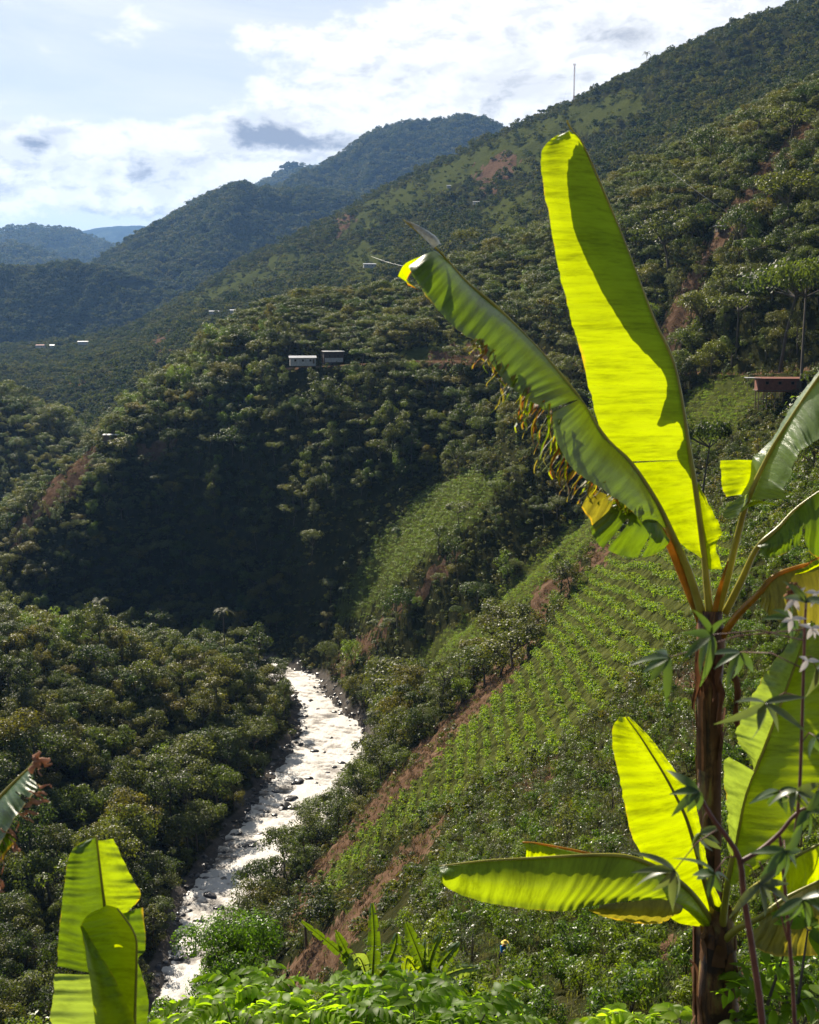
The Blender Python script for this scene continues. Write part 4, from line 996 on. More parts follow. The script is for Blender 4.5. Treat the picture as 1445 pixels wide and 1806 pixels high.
# shredded hanging half
rg = np.random.default_rng(21)
edge = [(835, 604), (850, 622), (867, 643), (894, 676), (925, 700), (950, 716), (968, 745), (978, 770), (990, 800), (1010, 830), (1040, 850), (1068, 866), (1090, 880), (1110, 896)]
def strip_rows(x, y, dx, dy, L_, w, yd, rg):
    rows = []
    for i in range(7):
        s = i / 6; cx = x + dx * L_ * s + rg.normal() * 2.2 * s + 11 * math.sin(s * 4 + x) * s; cy = y + dy * L_ * s; ww = w * (1 - .75 * s ** 1.5) * (.8 + .3 * math.sin(s * 7 + y))
        rows.append((cx - ww * .5, cy + ww * .3, yd - .02 * s, cx + ww * .5, cy - ww * .2, yd + rg.normal() * .03))
    return rows
sh = []
ec = cat_rom(edge, 74)
for i, (x, y) in enumerate(ec):
    s = i / 73; fl2 = 32 + 52 * math.sin(math.pi * min(1, s * 1.15)) * rg.uniform(.55, 1.1)
    if s < .2: fl2 *= .75
    mt = [BM_GLOW, BM_OLD, BM_OLD, BM_GREEN_SHADE, BM_OLD, BM_MID][rg.integers(0, 6)]
    sh.append((strip_rows(x + rg.normal() * 5 + 10, y - 12 + rg.normal() * 4, -.34 + rg.normal() * .16, .94, fl2, rg.uniform(3, 12) * (1 + .5 * (rg.random() < .15)), 5.6 + .08 * rg.normal() + .3 * s, rg), dict(nu=14, nv=3, rip=0, bulge=.008, seed=i, dry=rg.uniform(-.05, .8)), mt))
sh += [([(1089, 880, 6.0, 1042, 930, 5.95), (1105, 886, 6.0, 1052, 955, 5.93), (1130, 895, 6.0, 1080, 974, 5.93), (1150, 908, 6.02, 1120, 984, 5.95), (1165, 925, 6.05, 1150, 980, 6.0), (1176, 945, 6.1, 1172, 968, 6.07)], dict(nu=50, seed=9, bulge=.05, dry=-.02, tears=((.3, .34, .3), (.62, .65, .45))), BM_GREEN_SHADE),
       ([(1040, 858, 5.98, 1025, 895, 5.95), (1060, 868, 5.98, 1040, 915, 5.95), (1085, 878, 6.0, 1050, 940, 5.96)], dict(nu=24, seed=19, bulge=.02, dry=.05), BM_OLD)]
leaf(bp1, sh, BM_OLD, [(1232, 1085, 6.22), (1205, 1020, 6.2), (1180, 960, 6.14), (1165, 930, 6.08), (1135, 900, 6.0)], [.022, .02, .014, .008], BM_PET, 'old shredded leaf hanging in yellow and brown strips')
# right hand leaves
C1 = [(1319, 882, 5.9, 1399, 880, 5.7), (1335, 850, 5.88, 1382, 868, 5.68), (1349, 816, 5.86, 1394, 838, 5.66), (1377, 766, 5.82, 1410, 798, 5.62), (1410, 711, 5.78, 1446, 772, 5.58), (1445, 664, 5.75, 1495, 730, 5.55), (1510, 580, 5.7, 1540, 620, 5.55)]
C2 = [(1319, 882, 5.9, 1300, 872, 6.0), (1332, 850, 5.88, 1320, 845, 5.98), (1342, 830, 5.87, 1326, 812, 5.96), (1349, 816, 5.86, 1334, 802, 5.94), (1377, 766, 5.82, 1362, 774, 5.9), (1410, 711, 5.78, 1396, 718, 5.86), (1445, 664, 5.75, 1432, 670, 5.82), (1510, 580, 5.7, 1500, 585, 5.78)]
C3 = [(1330, 812, 5.97, 1271, 812, 6.0), (1334, 828, 5.97, 1272, 835, 6.0), (1328, 848, 5.97, 1274, 858, 6.0), (1308, 872, 5.97, 1281, 876, 5.99)]
C4 = [(1322, 868, 5.86, 1300, 880, 5.8), (1318, 885, 5.86, 1276, 903, 5.76), (1308, 900, 5.86, 1279, 913, 5.76), (1304, 906, 5.86, 1290, 916, 5.8)]
C5 = [(1305, 905, 5.84, 1308, 896, 5.82), (1320, 895, 5.84, 1330, 884, 5.82), (1345, 888, 5.82, 1355, 886, 5.8), (1372, 893, 5.8, 1374, 891, 5.8)]
leaf(bp1, [(C1, dict(nu=120, seed=11, bulge=.02, rip=.009, freq=150)), (C2, dict(nu=60, seed=12, bulge=.01)), (C3, dict(nu=30, seed=13, bulge=.02, rip=.003), BM_GLOW), (C4, dict(nu=24, seed=14, bulge=.02), BM_SILVER), (C5, dict(nu=24, nv=5, seed=15, bulge=.0), BM_GLOW)], BM_SILVER,
     [(1262, 1090, 6.2), (1280, 1030, 6.15), (1300, 950, 6.0), (1319, 882, 5.88), (1349, 816, 5.85), (1377, 766, 5.81), (1445, 664, 5.74), (1510, 580, 5.7)], [.023, .021, .015, .01, .008, .006], label='waxy grey green leaf leaning right with a bright torn flap')
D1 = [(1336, 963, 5.9, 1340, 972, 5.9), (1355, 948, 5.9, 1355, 984, 5.86), (1375, 930, 5.9, 1385, 976, 5.84), (1395, 910, 5.9, 1402, 964, 5.84), (1413, 892, 5.9, 1420, 962, 5.84), (1445, 868, 5.85, 1450, 985, 5.82), (1520, 820, 5.8, 1540, 960, 5.8)]
leaf(bp1, [(D1, dict(nu=80, seed=16, bulge=.03, tears=((.44, .47, .35), (.6, .66, .4))))], BM_GREEN_SHADE, [(1280, 1080, 6.2), (1310, 1020, 6.1), (1336, 966, 5.92), (1375, 929, 5.9), (1413, 890, 5.9), (1520, 818, 5.8)], [.022, .019, .012, .007, .005], label='dark drooping leaf at the right edge')
E1 = [(1336, 1050, 5.8, 1340, 1066, 5.8), (1350, 1030, 5.8, 1355, 1084, 5.75), (1367, 1016, 5.8, 1378, 1100, 5.7), (1400, 1006, 5.8, 1412, 1116, 5.68), (1450, 990, 5.8, 1460, 1132, 5.66), (1530, 980, 5.8, 1540, 1140, 5.66)]
E2 = [(1400, 1014, 5.77, 1402, 1004, 5.75), (1420, 1010, 5.77, 1416, 1000, 5.75), (1445, 998, 5.77, 1440, 984, 5.75), (1480, 985, 5.77, 1476, 970, 5.75)]
leaf(bp1, [(E1, dict(nu=70, seed=17, bulge=.03, dry=-.03)), (E2, dict(nu=20, nv=5, seed=18, dry=.25), BM_GLOW)], BM_OLD, [(1270, 1130, 6.2), (1300, 1086, 6.0), (1338, 1048, 5.8), (1370, 1014, 5.8), (1440, 992, 5.8), (1530, 978, 5.8)], [.022, .018, .011, .006], BM_PET, 'olive brown drooping leaf below the others')
for pts, rr in (([(1236, 1095, 6.22), (1222, 1050, 6.21), (1196, 990, 6.19), (1180, 945, 6.16)], [.026, .022, .013]), ([(1258, 1095, 6.18), (1268, 1045, 6.14), (1284, 990, 6.05)], [.02, .012, .004])):
    petiole(bp1, pts, rr)
M_DRYLEAF = simple('dead_leaf', (.13, .055, .025), .8, .2, .5, 9.0, .25, .7, .01)
mb = MB(); rg = np.random.default_rng(31)
for k in range(9):
    x0 = 1255 + rg.normal() * 14; y0 = 1110 + rg.uniform(0, 90); L_ = rg.uniform(60, 170); sd_ = rg.choice([-1, 1]); rows_ = []
    for i in range(9):
        s = i / 8; w = rg.uniform(3, 7) * math.sin(math.pi * (.12 + .8 * s)); cx = x0 + sd_ * (18 * min(1, s * 3) + 6 * s + 4 * math.sin(s * 8 + k)); cy = y0 + L_ * s - 14 * math.sin(min(1, s * 3) * math.pi); yy = 6.2 - .11 - .03 * math.sin(s * 5 + k)
        rows_.append([P(cx - w, cy, yy), P(cx, cy + 2, yy - .02), P(cx + w, cy, yy)])
    mb.add([x for r_ in rows_ for x in r_], [(3 * i + j, 3 * i + j + 1, 3 * i + j + 4, 3 * i + j + 3) for i in range(8) for j in (0, 1)])
mb.build('dead_leaf', M_DRYLEAF, bp1, True)
# ---- lower banana plant
bp2 = empty('banana_plant', (0, 0, 0), 'lower banana plant with a broad leaf held out flat to the left', 'banana plant', 'banana plants beside the viewpoint')
stem_mesh(bp2, [(1272, 2300, 5.7), (1268, 1900, 5.7), (1266, 1740, 5.7), (1268, 1660, 5.7), (1272, 1600, 5.7)], [.12, .105, .10, .085, .05], 5)
mF = [(1262, 1640), (1256, 1600), (1240, 1545), (1225, 1490), (1210, 1442), (1190, 1400), (1171, 1365), (1148, 1328), (1128, 1297), (1104, 1264)]
fl_F = [(1248, 1634), (1190, 1624), (1157, 1578), (1135, 1515), (1111, 1468), (1100, 1410), (1093, 1370), (1083, 1325), (1081, 1285), (1092, 1264)]
fr_F = [(1292, 1638), (1275, 1598), (1252, 1540), (1242, 1490), (1232, 1440), (1222, 1402), (1197, 1367), (1168, 1328), (1146, 1300), (1110, 1264)]
leaf(bp2, [([(*a, 5.75, *b, 5.78) for a, b in zip(mF, fl_F)], dict(nu=120, seed=31, bulge=.02, rip=.003, wav=.01)), ([(*a, 5.75, *b, 5.74) for a, b in zip(mF, fr_F)], dict(nu=120, seed=32, bulge=.015, rip=.003))], BM_GLOW,
     [(1268, 1680, 5.7)] + [(*a, 5.74) for a in mF], [.022, .016, .01, .007, .005, .003], simple('banana_midrib_brown', (.22, .20, .04), .4, .4, .3, 4, .2), 'upright yellow green leaf dappled with shadows')
G1_ = [(1256, 1630, 5.7, 1240, 1634, 5.68), (1230, 1592, 5.68, 1205, 1602, 5.5), (1210, 1568, 5.66, 1160, 1588, 5.5), (1162, 1534, 5.62, 1100, 1590, 5.46), (1108, 1513, 5.6, 1045, 1598, 5.44), (1045, 1510, 5.58, 997, 1607, 5.44), (948, 1515, 5.55, 930, 1603, 5.44), (856, 1520, 5.52, 850, 1590, 5.46), (815, 1523, 5.52, 800, 1572, 5.5), (790, 1526, 5.52, 780, 1557, 5.46), (775, 1530, 5.52, 774, 1540, 5.5)]
G2_ = [(1060, 1596, 5.4, 1036, 1604, 5.42), (1095, 1592, 5.4, 1070, 1618, 5.42), (1140, 1588, 5.42, 1120, 1628, 5.44), (1180, 1588, 5.45, 1165, 1628, 5.46), (1205, 1598, 5.5, 1186, 1616, 5.5)]
leaf(bp2, [(G1_, dict(nu=140, nv=14, seed=33, bulge=.04, rip=.004, dry=.0)), (G2_, dict(nu=40, nv=6, seed=34, dry=.06), BM_OLD)], BM_MID, [(1268, 1680, 5.7), (1250, 1620, 5.69), (1210, 1566, 5.66), (1162, 1532, 5.62), (1108, 1511, 5.6), (1045, 1508, 5.58), (948, 1513, 5.55), (856, 1518, 5.52), (775, 1528, 5.51)], [.024, .018, .012, .009, .006, .004], label='broad green leaf held out flat to the left with a browned edge')
G3_ = [(1060, 1512, 5.7, 1055, 1518, 5.7), (1021, 1504, 5.72, 1018, 1518, 5.72), (963, 1492, 5.75, 962, 1520, 5.74), (940, 1486, 5.76, 938, 1520, 5.75), (924, 1486, 5.77, 928, 1514, 5.76)]
leaf(bp2, [(G3_, dict(nu=40, nv=7, seed=35, dry=.12), BM_GLOW)], BM_OLD, [(1240, 1620, 5.75), (1150, 1545, 5.72), (1060, 1511, 5.7), (963, 1490, 5.75), (922, 1485, 5.77)], [.016, .01, .006, .004], BM_PET, 'old leaf with a dried orange tip behind the flat one')
H1 = [(1285, 1560, 5.5, 1305, 1555, 5.45), (1292, 1515, 5.5, 1350, 1520, 5.35), (1300, 1471, 5.5, 1392, 1482, 5.3), (1317, 1394, 5.5, 1440, 1395, 5.28), (1346, 1326, 5.5, 1457, 1330, 5.28), (1370, 1263, 5.5, 1466, 1268, 5.3), (1389, 1210, 5.5, 1465, 1200, 5.32), (1411, 1144, 5.5, 1455, 1140, 5.4), (1430, 1098, 5.5, 1436, 1098, 5.48)]
H2 = [(1330, 1366, 5.5, 1319, 1332, 5.5), (1346, 1326, 5.5, 1299, 1302, 5.46), (1358, 1292, 5.5, 1304, 1275, 5.44), (1370, 1263, 5.5, 1318, 1250, 5.44), (1389, 1210, 5.5, 1345, 1195, 5.45), (1411, 1144, 5.5, 1388, 1140, 5.48), (1430, 1098, 5.5, 1424, 1100, 5.5)]
H3 = [(1292, 1515, 5.49, 1284, 1500, 5.45), (1300, 1471, 5.49, 1284, 1450, 5.4), (1312, 1415, 5.49, 1280, 1400, 5.36), (1324, 1380, 5.49, 1276, 1352, 5.34), (1332, 1362, 5.49, 1286, 1335, 5.36)]
leaf(bp2, [(H1, dict(nu=120, nv=12, seed=36, bulge=.02, rip=.004)), (H2, dict(nu=80, seed=37, bulge=.02, rip=.008, freq=170), BM_SILVER), (H3, dict(nu=50, seed=38, bulge=.02, rip=.009, freq=170), BM_SILVER)], BM_MID, [(1274, 1640, 5.68), (1282, 1570, 5.52), (1300, 1471, 5.49), (1317, 1394, 5.49), (1346, 1326, 5.49), (1389, 1210, 5.49), (1432, 1095, 5.5)], [.022, .014, .010, .007, .004], label='large ribbed leaf behind the thin stems at the right')
I1 = [(1338, 1622, 5.3, 1328, 1640, 5.3), (1355, 1606, 5.3, 1330, 1668, 5.22), (1384, 1587, 5.3, 1362, 1684, 5.18), (1415, 1570, 5.3, 1405, 1686, 5.15), (1445, 1556, 5.3, 1450, 1680, 5.15), (1520, 1520, 5.3, 1530, 1640, 5.2)]
leaf(bp2, [(I1, dict(nu=70, seed=39, bulge=.03, dry=.03))], BM_OLD, [(1276, 1660, 5.68), (1305, 1635, 5.45), (1338, 1620, 5.3), (1384, 1585, 5.29), (1445, 1554, 5.29), (1520, 1518, 5.3)], [.02, .015, .008, .005], label='olive leaf with a rust brown margin, low at the right')
J1 = [(1352, 1550, 5.6, 1352, 1570, 5.62), (1375, 1529, 5.6, 1376, 1578, 5.62), (1413, 1508, 5.6, 1414, 1570, 5.62), (1445, 1490, 5.6, 1450, 1550, 5.62), (1510, 1460, 5.6, 1520, 1520, 5.62)]
leaf(bp2, [(J1, dict(nu=50, seed=40, bulge=.02))], BM_GLOW, [(1280, 1640, 5.7), (1315, 1580, 5.65), (1352, 1549, 5.6), (1413, 1506, 5.6), (1510, 1458, 5.6)], [.02, .014, .008, .005])
# ---- young banana plant at the lower left
bp3 = empty('banana_plant', (0, 0, 0), 'young banana plant at the lower left with a new leaf unrolling', 'banana plant', 'banana plants beside the viewpoint')
stem_mesh(bp3, [(208, 2700, 4.5), (208, 2300, 4.5), (206, 2000, 4.5), (205, 1880, 4.5)], [.08, .07, .05, .03], 8)
Kl = [(206, 1850, 4.5, 150, 1840, 4.45), (204, 1806, 4.5, 93, 1806, 4.4), (201, 1762, 4.5, 94, 1762, 4.4), (198, 1716, 4.5, 97, 1718, 4.4)]
Kl2 = [(198, 1714, 4.5, 101, 1704, 4.42), (193, 1664, 4.5, 104, 1650, 4.42), (185, 1600, 4.5, 109, 1600, 4.42), (179, 1552, 4.5, 115, 1552, 4.43), (175, 1510, 4.5, 121, 1514, 4.44), (171, 1488, 4.5, 134, 1492, 4.46), (169, 1476, 4.5, 160, 1479, 4.48)]
Kr = [(206, 1850, 4.5, 240, 1850, 4.5), (204, 1806, 4.5, 259, 1806, 4.52), (201, 1762, 4.5, 261, 1755, 4.53), (197, 1705, 4.5, 244, 1695, 4.53), (193, 1672, 4.5, 256, 1676, 4.54), (189, 1640, 4.5, 256, 1640, 4.54), (186, 1618, 4.5, 252, 1601, 4.54)]
Kr2 = [(186, 1614, 4.5, 222, 1611, 4.54), (182, 1585, 4.5, 248, 1581, 4.54), (179, 1552, 4.5, 234, 1550, 4.54), (175, 1512, 4.5, 217, 1516, 4.54), (172, 1492, 4.5, 206, 1492, 4.53), (170, 1482, 4.5, 200, 1479, 4.52)]
leaf(bp3, [(Kl, dict(nu=50, seed=41, bulge=.02, rip=.008, freq=190), BM_SILVER), (Kl2, dict(nu=110, seed=42, bulge=.03, rip=.004, dry=.02)), (Kr, dict(nu=60, seed=43, bulge=.01)), (Kr2, dict(nu=60, seed=44, bulge=.015), BM_MID)], BM_GREEN_SHADE,
     [(206, 1900, 4.5), (204, 1806, 4.49), (198, 1714, 4.49), (190, 1650, 4.49), (185, 1600, 4.49), (179, 1552, 4.49), (170, 1474, 4.5)], [.014, .01, .008, .006, .004], label='open leaf with two torn notches')
N1 = [(239, 1860, 4.38, 150, 1860, 4.36), (237, 1806, 4.38, 170, 1806, 4.36), (238, 1748, 4.38, 162, 1748, 4.36), (241, 1695, 4.38, 153, 1695, 4.36), (239, 1650, 4.38, 146, 1652, 4.36), (226, 1622, 4.38, 144, 1630, 4.36), (207, 1602, 4.38, 158, 1612, 4.36), (193, 1598, 4.38, 180, 1602, 4.37)]
N2 = [(172, 1860, 4.33, 246, 1860, 4.3), (168, 1806, 4.33, 237, 1800, 4.3), (164, 1770, 4.33, 222, 1768, 4.29), (160, 1734, 4.33, 208, 1736, 4.29), (154, 1700, 4.34, 190, 1704, 4.3), (150, 1670, 4.34, 172, 1676, 4.31), (146, 1645, 4.35, 156, 1648, 4.33), (143, 1631, 4.36, 145, 1633, 4.35)]
leaf(bp3, [(N1, dict(nu=90, seed=45, bulge=-.03, rip=.002)), (N2, dict(nu=80, seed=46, bulge=.035, rip=.002))], BM_GLOW, [(239, 1900, 4.38), (238, 1806, 4.37), (241, 1695, 4.37), (238, 1648, 4.37), (207, 1602, 4.38)], [.008, .006, .004, .003], label='new leaf still rolled like a funnel')
# ---- banana plant outside the left edge, only the dried end of one leaf shows
bp4 = empty('banana_plant', (0, 0, 0), 'banana plant at the left edge, one leaf shrivelled brown at its tip', 'banana plant', 'banana plants beside the viewpoint')
stem_mesh(bp4, [(-150, 2700, 4.3), (-150, 2200, 4.3), (-140, 1800, 4.3), (-135, 1640, 4.3)], [.08, .07, .06, .03], 9)
La = [(-135, 1640, 4.3, -120, 1640, 4.25), (-90, 1530, 4.25, -40, 1560, 4.1), (-40, 1460, 4.2, -5, 1500, 4.0), (-4, 1412, 4.15, 24, 1446, 3.98), (12, 1394, 4.15, 38, 1428, 3.98), (28, 1378, 4.15, 60, 1398, 4.0), (40, 1366, 4.15, 66, 1386, 4.04), (53, 1354, 4.15, 58, 1362, 4.12), (60, 1343, 4.15, 62, 1345, 4.15)]
leaf(bp4, [(La, dict(nu=110, seed=47, bulge=.02, dry=.04, tears=((.55, .57, .3), (.66, .69, .45), (.78, .8, .4)))),
           ([(-60, 1500, 4.2, -50, 1540, 4.1), (-20, 1460, 4.15, 0, 1520, 4.05), (0, 1452, 4.12, 14, 1500, 4.02), (10, 1455, 4.1, 30, 1482, 4.02)], dict(nu=40, nv=6, seed=48, dry=.1), BM_GREEN_SHADE)], BM_GREEN_SHADE,
     [(-138, 1660, 4.3), (-90, 1530, 4.25), (-40, 1460, 4.2), (-4, 1411, 4.15), (28, 1377, 4.15), (53, 1353, 4.15), (66, 1334, 4.14)], [.018, .012, .008, .005, .004], label='leaf with a shrivelled brown tip')
M_WITHER = simple('withered_leaf', (.50, .30, .19), .75, .25, .45, 22.0, .35, .7, .006)
mb = MB(); rg = np.random.default_rng(77)
def withered(x, y, dx, dy, L_, w):
    pts = []; rr = []
    for i in range(8):
        s = i / 7; pts.append(P(x + dx * L_ * s + 3 * math.sin(s * 9 + x), y + dy * L_ * s + 3 * math.cos(s * 8 + y), 4.02 + .03 * math.sin(s * 6 + x))); rr.append(w * (.35 + .65 * math.sin(math.pi * (.15 + .8 * s)) * (.7 + .5 * math.sin(s * 11 + y))))
    mb.tube(pts, [max(.0012, r * .0019) for r in rr], 7, .45)
for a in [(56, 1350, .8, -.35, 38, 7), (60, 1345, .9, .1, 36, 5), (62, 1340, .4, -.7, 16, 7), (52, 1362, .7, -.6, 26, 6), (68, 1350, .2, .9, 18, 2.5), (64, 1386, .95, .02, 30, 3), (55, 1398, .95, .1, 26, 5), (50, 1410, .9, .15, 38, 6), (44, 1420, .9, -.3, 34, 6), (66, 1402, .7, .6, 22, 3), (38, 1432, .95, .05, 30, 5), (36, 1436, .8, .5, 26, 4), (30, 1446, .1, 1, 24, 2),
          (8, 1452, .6, .7, 36, 4), (4, 1462, .9, .5, 28, 3), (14, 1470, .5, .8, 34, 3), (6, 1486, -.2, 1, 30, 2.5), (20, 1492, .8, .5, 20, 4), (2, 1500, .1, 1, 40, 1.6), (-4, 1545, .4, .9, 24, 5), (0, 1560, .3, .9, 18, 4), (-10, 1480, .2, 1, 60, 2)]: withered(*a)
mb.build('withered_edge', M_WITHER, [c for c in bp4.children if c.name.startswith('leaf')][0], True)
for b_, q in ((bp1, (1252, 2300, 6.2)), (bp2, (1272, 2300, 5.7)), (bp3, (208, 2700, 4.5)), (bp4, (-150, 2700, 4.3))):
    bpy.context.view_layer.update(); p = P(*q); put_at(b_, None, (p[0], p[1], gz(p[0], p[1]) if p[1] > 3 else p[2]))
# ------------------------------------------------------------ other single plants
def small_banana(name, label, leaves, group, stem):
    b_ = empty('banana_plant', (0, 0, 0), label, 'banana plant', group)
    mb = MB(); mb.tube([P(*q) for q in stem], [.11, .09, .06], 8); mb.build('pseudostem', M_STEM, b_, True)
    for k, (pts, w, mt) in enumerate(leaves):
        c = cat_rom([list(p) for p in pts], 7); n = len(c); ra, rb = [], []
        for i in range(n):
            s = i / (n - 1); d = c[min(i + 1, n - 1)] - c[max(i - 1, 0)]; d = d[:2] / (np.linalg.norm(d[:2]) + 1e-9); nn = np.array([-d[1], d[0]]); ww = 1.8 * w * math.sin(math.pi * min(.985, .12 + .85 * s) ** .9) ** .6
            ra.append((*c[i], c[i][0] + nn[0] * ww, c[i][1] + nn[1] * ww + ww * .15, c[i][2] - .1)); rb.append((*c[i], c[i][0] - nn[0] * ww, c[i][1] - nn[1] * ww + ww * .15, c[i][2] + .12))
        rg_ = np.random.default_rng(k + int(pts[0][0])); te = tuple((u, u + .012, rg_.uniform(.1, .6)) for u in rg_.uniform(.2, .95, 7))
        leaf(b_, [(ra, dict(nu=60, nv=6, seed=k, rip=.02, freq=25, bulge=.05, tears=te)), (rb, dict(nu=60, nv=6, seed=k + 50, rip=.02, freq=25, bulge=.05, tears=te))], mt, [(*stem[-1],)] + [tuple(q) for q in c], [.05, .035, .02, .01])
    bpy.context.view_layer.update(); p = P(*stem[0]); put_at(b_, None, (p[0], p[1], gz(p[0], p[1])))
    return b_
Yb = 41.0
small_banana('a', 'small banana clump with one leaf blade glowing, right of the bright tree', [
    ([(757, 1740, Yb), (745, 1700, Yb), (732, 1665, Yb), (716, 1626, Yb)], 8, BM_GREEN_SHADE), ([(757, 1738, Yb), (757, 1705, Yb), (765, 1675, Yb), (778, 1644, Yb)], 7, BM_GREEN_SHADE),
    ([(755, 1742, Yb), (735, 1712, Yb), (718, 1690, Yb - .3), (714, 1735, Yb - .8)], 6, BM_MID), ([(760, 1738, Yb), (775, 1705, Yb), (790, 1685, Yb), (810, 1661, Yb)], 8, BM_GREEN_SHADE),
    ([(760, 1742, Yb), (785, 1722, Yb), (815, 1710, Yb), (846, 1706, Yb)], 8, BM_SILVER), ([(762, 1745, Yb), (785, 1735, Yb - .4), (800, 1745, Yb - .8), (806, 1770, Yb - 1.2)], 9, BM_SILVER),
    ([(757, 1738, Yb), (750, 1710, Yb), (748, 1690, Yb), (750, 1655, Yb)], 5, BM_SILVER), ([(762, 1748, Yb), (800, 1755, Yb - .5), (830, 1760, Yb - .6), (850, 1775, Yb - .9)], 8, BM_GREEN_SHADE)], 'small banana plants low on the near slope', [(760, 1830, Yb), (759, 1780, Yb), (758, 1740, Yb)])
Yc = 46.0
small_banana('b', 'small banana clump with dark arching ragged leaves above the shrubs', [
    ([(655, 1755, Yc), (658, 1700, Yc), (660, 1650, Yc), (656, 1592, Yc)], 7, BM_GREEN_SHADE), ([(652, 1750, Yc), (620, 1700, Yc), (580, 1662, Yc), (532, 1624, Yc)], 5, BM_GREEN_SHADE),
    ([(652, 1752, Yc), (628, 1715, Yc), (612, 1680, Yc), (592, 1640, Yc)], 7, BM_GREEN_SHADE), ([(655, 1752, Yc), (640, 1700, Yc), (628, 1690, Yc - .5), (612, 1725, Yc - 1)], 7, BM_SILVER),
    ([(658, 1752, Yc), (685, 1700, Yc), (697, 1670, Yc), (700, 1645, Yc)], 7, BM_GREEN_SHADE), ([(656, 1752, Yc), (675, 1715, Yc), (690, 1705, Yc - .4), (700, 1728, Yc - .8)], 7, BM_SILVER)], 'small banana plants low on the near slope', [(655, 1840, Yc), (655, 1795, Yc), (655, 1752, Yc)])

def single_tree(loc, label, rx, rz, zc, ncl, nlf, ls, mt, shape='round', h0=3., r0=.2, seed=0, scale=1, hang=.3, asp=.5, clr=.38, k=8, name='tree', group=None, z_off=-.4):
    rg = np.random.default_rng(seed); v, f, c0 = crown(rg, rx, rz, zc, ncl, nlf, ls, shape, clr, asp, hang)
    r_ = empty(name, (loc[0], loc[1], loc[2] + z_off), label, 'tree', group); r_.scale = (scale,) * 3
    tr = limbs(rg, c0, h0, r0, k); tr.build('trunk', M_BARK, r_, True); obj('crown', meshdata('crown', v, f, [mt]), r_); return r_
def at(px, py, Y): p = P(px, py, Y); return (p[0], p[1], gz(p[0], p[1])), p[2]
# bright tree in the lower middle
l_, z_ = at(405, 1700, 60); hgt = P(405, 1608, 60)[2] - l_[2]; print('citrus', hgt)
M_CITRUS = foliage('citrus_leaves', [(.075, .14, .008), (.10, .17, .010), (.06, .115, .008)], .38, .4, .48, 1.9, .6)
single_tree(l_, 'rounded bright green tree overlapping the bottom of the river', 2.9, hgt * .42, hgt * .56, 44, 26000, .21, M_CITRUS, 'tall', hgt * .5, .16, 61, clr=.33, k=14, hang=.9, asp=.38)
l_, z_ = at(330, 1790, 52); hgt = P(330, 1735, 52)[2] - l_[2]
single_tree(l_, 'low bright green tree at the bottom left of the taller bright one', 1.9, hgt * .4, hgt * .55, 18, 6500, .2, M_CITRUS, 'tall', hgt * .5, .1, 62, clr=.35, k=8, hang=.9, asp=.38)
# notable trees: label, direction, distance, height in photo px, kind
def notable(px, pyb, pyt, Y, kd, v, label, sx=1.0):
    p = P(px, pyb, Y); g = gz(p[0], p[1]); top_ = P(px, pyt, Y)[2]; cm, tm, jm = PROTO[(kd, v)]
    H_ = {'broad': 6.8, 'umbrella': 9.0, 'tall': 9.2, 'olive': 6.2, 'bright': 6.2}[kd]; s_ = max(.2, (top_ - g + .4) / H_)
    r_ = empty('tree', (p[0], p[1], g - .4), label, 'tree'); r_.scale = (s_ * sx, s_ * sx, s_); r_.rotation_euler = (0, 0, px * .7)
    obj('trunk', tm, r_); obj('crown', cm, r_)
notable(1130, 350, 272, 600, 'umbrella', 0, 'flat crowned tree alone on the spur, left of a near twin', .8)
notable(1185, 345, 268, 592, 'umbrella', 1, 'dark rounded tree on the spur right of its flat crowned twin', .85)
notable(1412, 690, 455, 322, 'umbrella', 0, 'tall spreading tree beside the red house on stilts', .62)
notable(1378, 560, 470, 350, 'umbrella', 1, 'yellowish spreading tree above the red house', .9)
notable(1300, 600, 520, 380, 'umbrella', 0, 'olive spreading tree above the road near the red house', 1.0)
notable(1236, 880, 740, 235, 'umbrella', 1, 'dark thin trunked tree on the slope right of the tall banana leaf', .6)
notable(1075, 760, 690, 400, 'broad', 1, 'dark round tree behind the tall banana leaf', 1)
notable(345, 700, 625, 600, 'umbrella', 0, 'broad flat topped tree high on the left end of the spur', 1.1)
notable(290, 720, 650, 605, 'umbrella', 1, 'wide dark tree at the left end of the spur crest', 1.3)
notable(820, 470, 405, 690, 'umbrella', 0, 'bare branched tree on the crest beside the slanting banana leaf', .6)
notable(905, 470, 400, 690, 'umbrella', 1, 'flat topped tree on the crest beside the tall banana leaf', .8)
notable(660, 1290, 1160, 350, 'tall', 0, 'slender tree rising from the right river bank bushes', .45)
notable(560, 1470, 1405, 296, 'broad', 2, 'rounded tree leaning over the right bank of the river', 1.3)
notable(505, 1540, 1460, 275, 'umbrella', 0, 'small spreading tree leaning over the white water', .7)
notable(465, 1690, 1570, 232, 'olive', 0, 'olive tree at the foot of the near slope beside the river', .8)
notable(970, 1110, 1040, 300, 'tall', 1, 'dark columnar bush by the brown gully in the field', .45)
notable(1160, 960, 900, 262, 'tall', 0, 'small dark tree at the top of the planted field', .5)
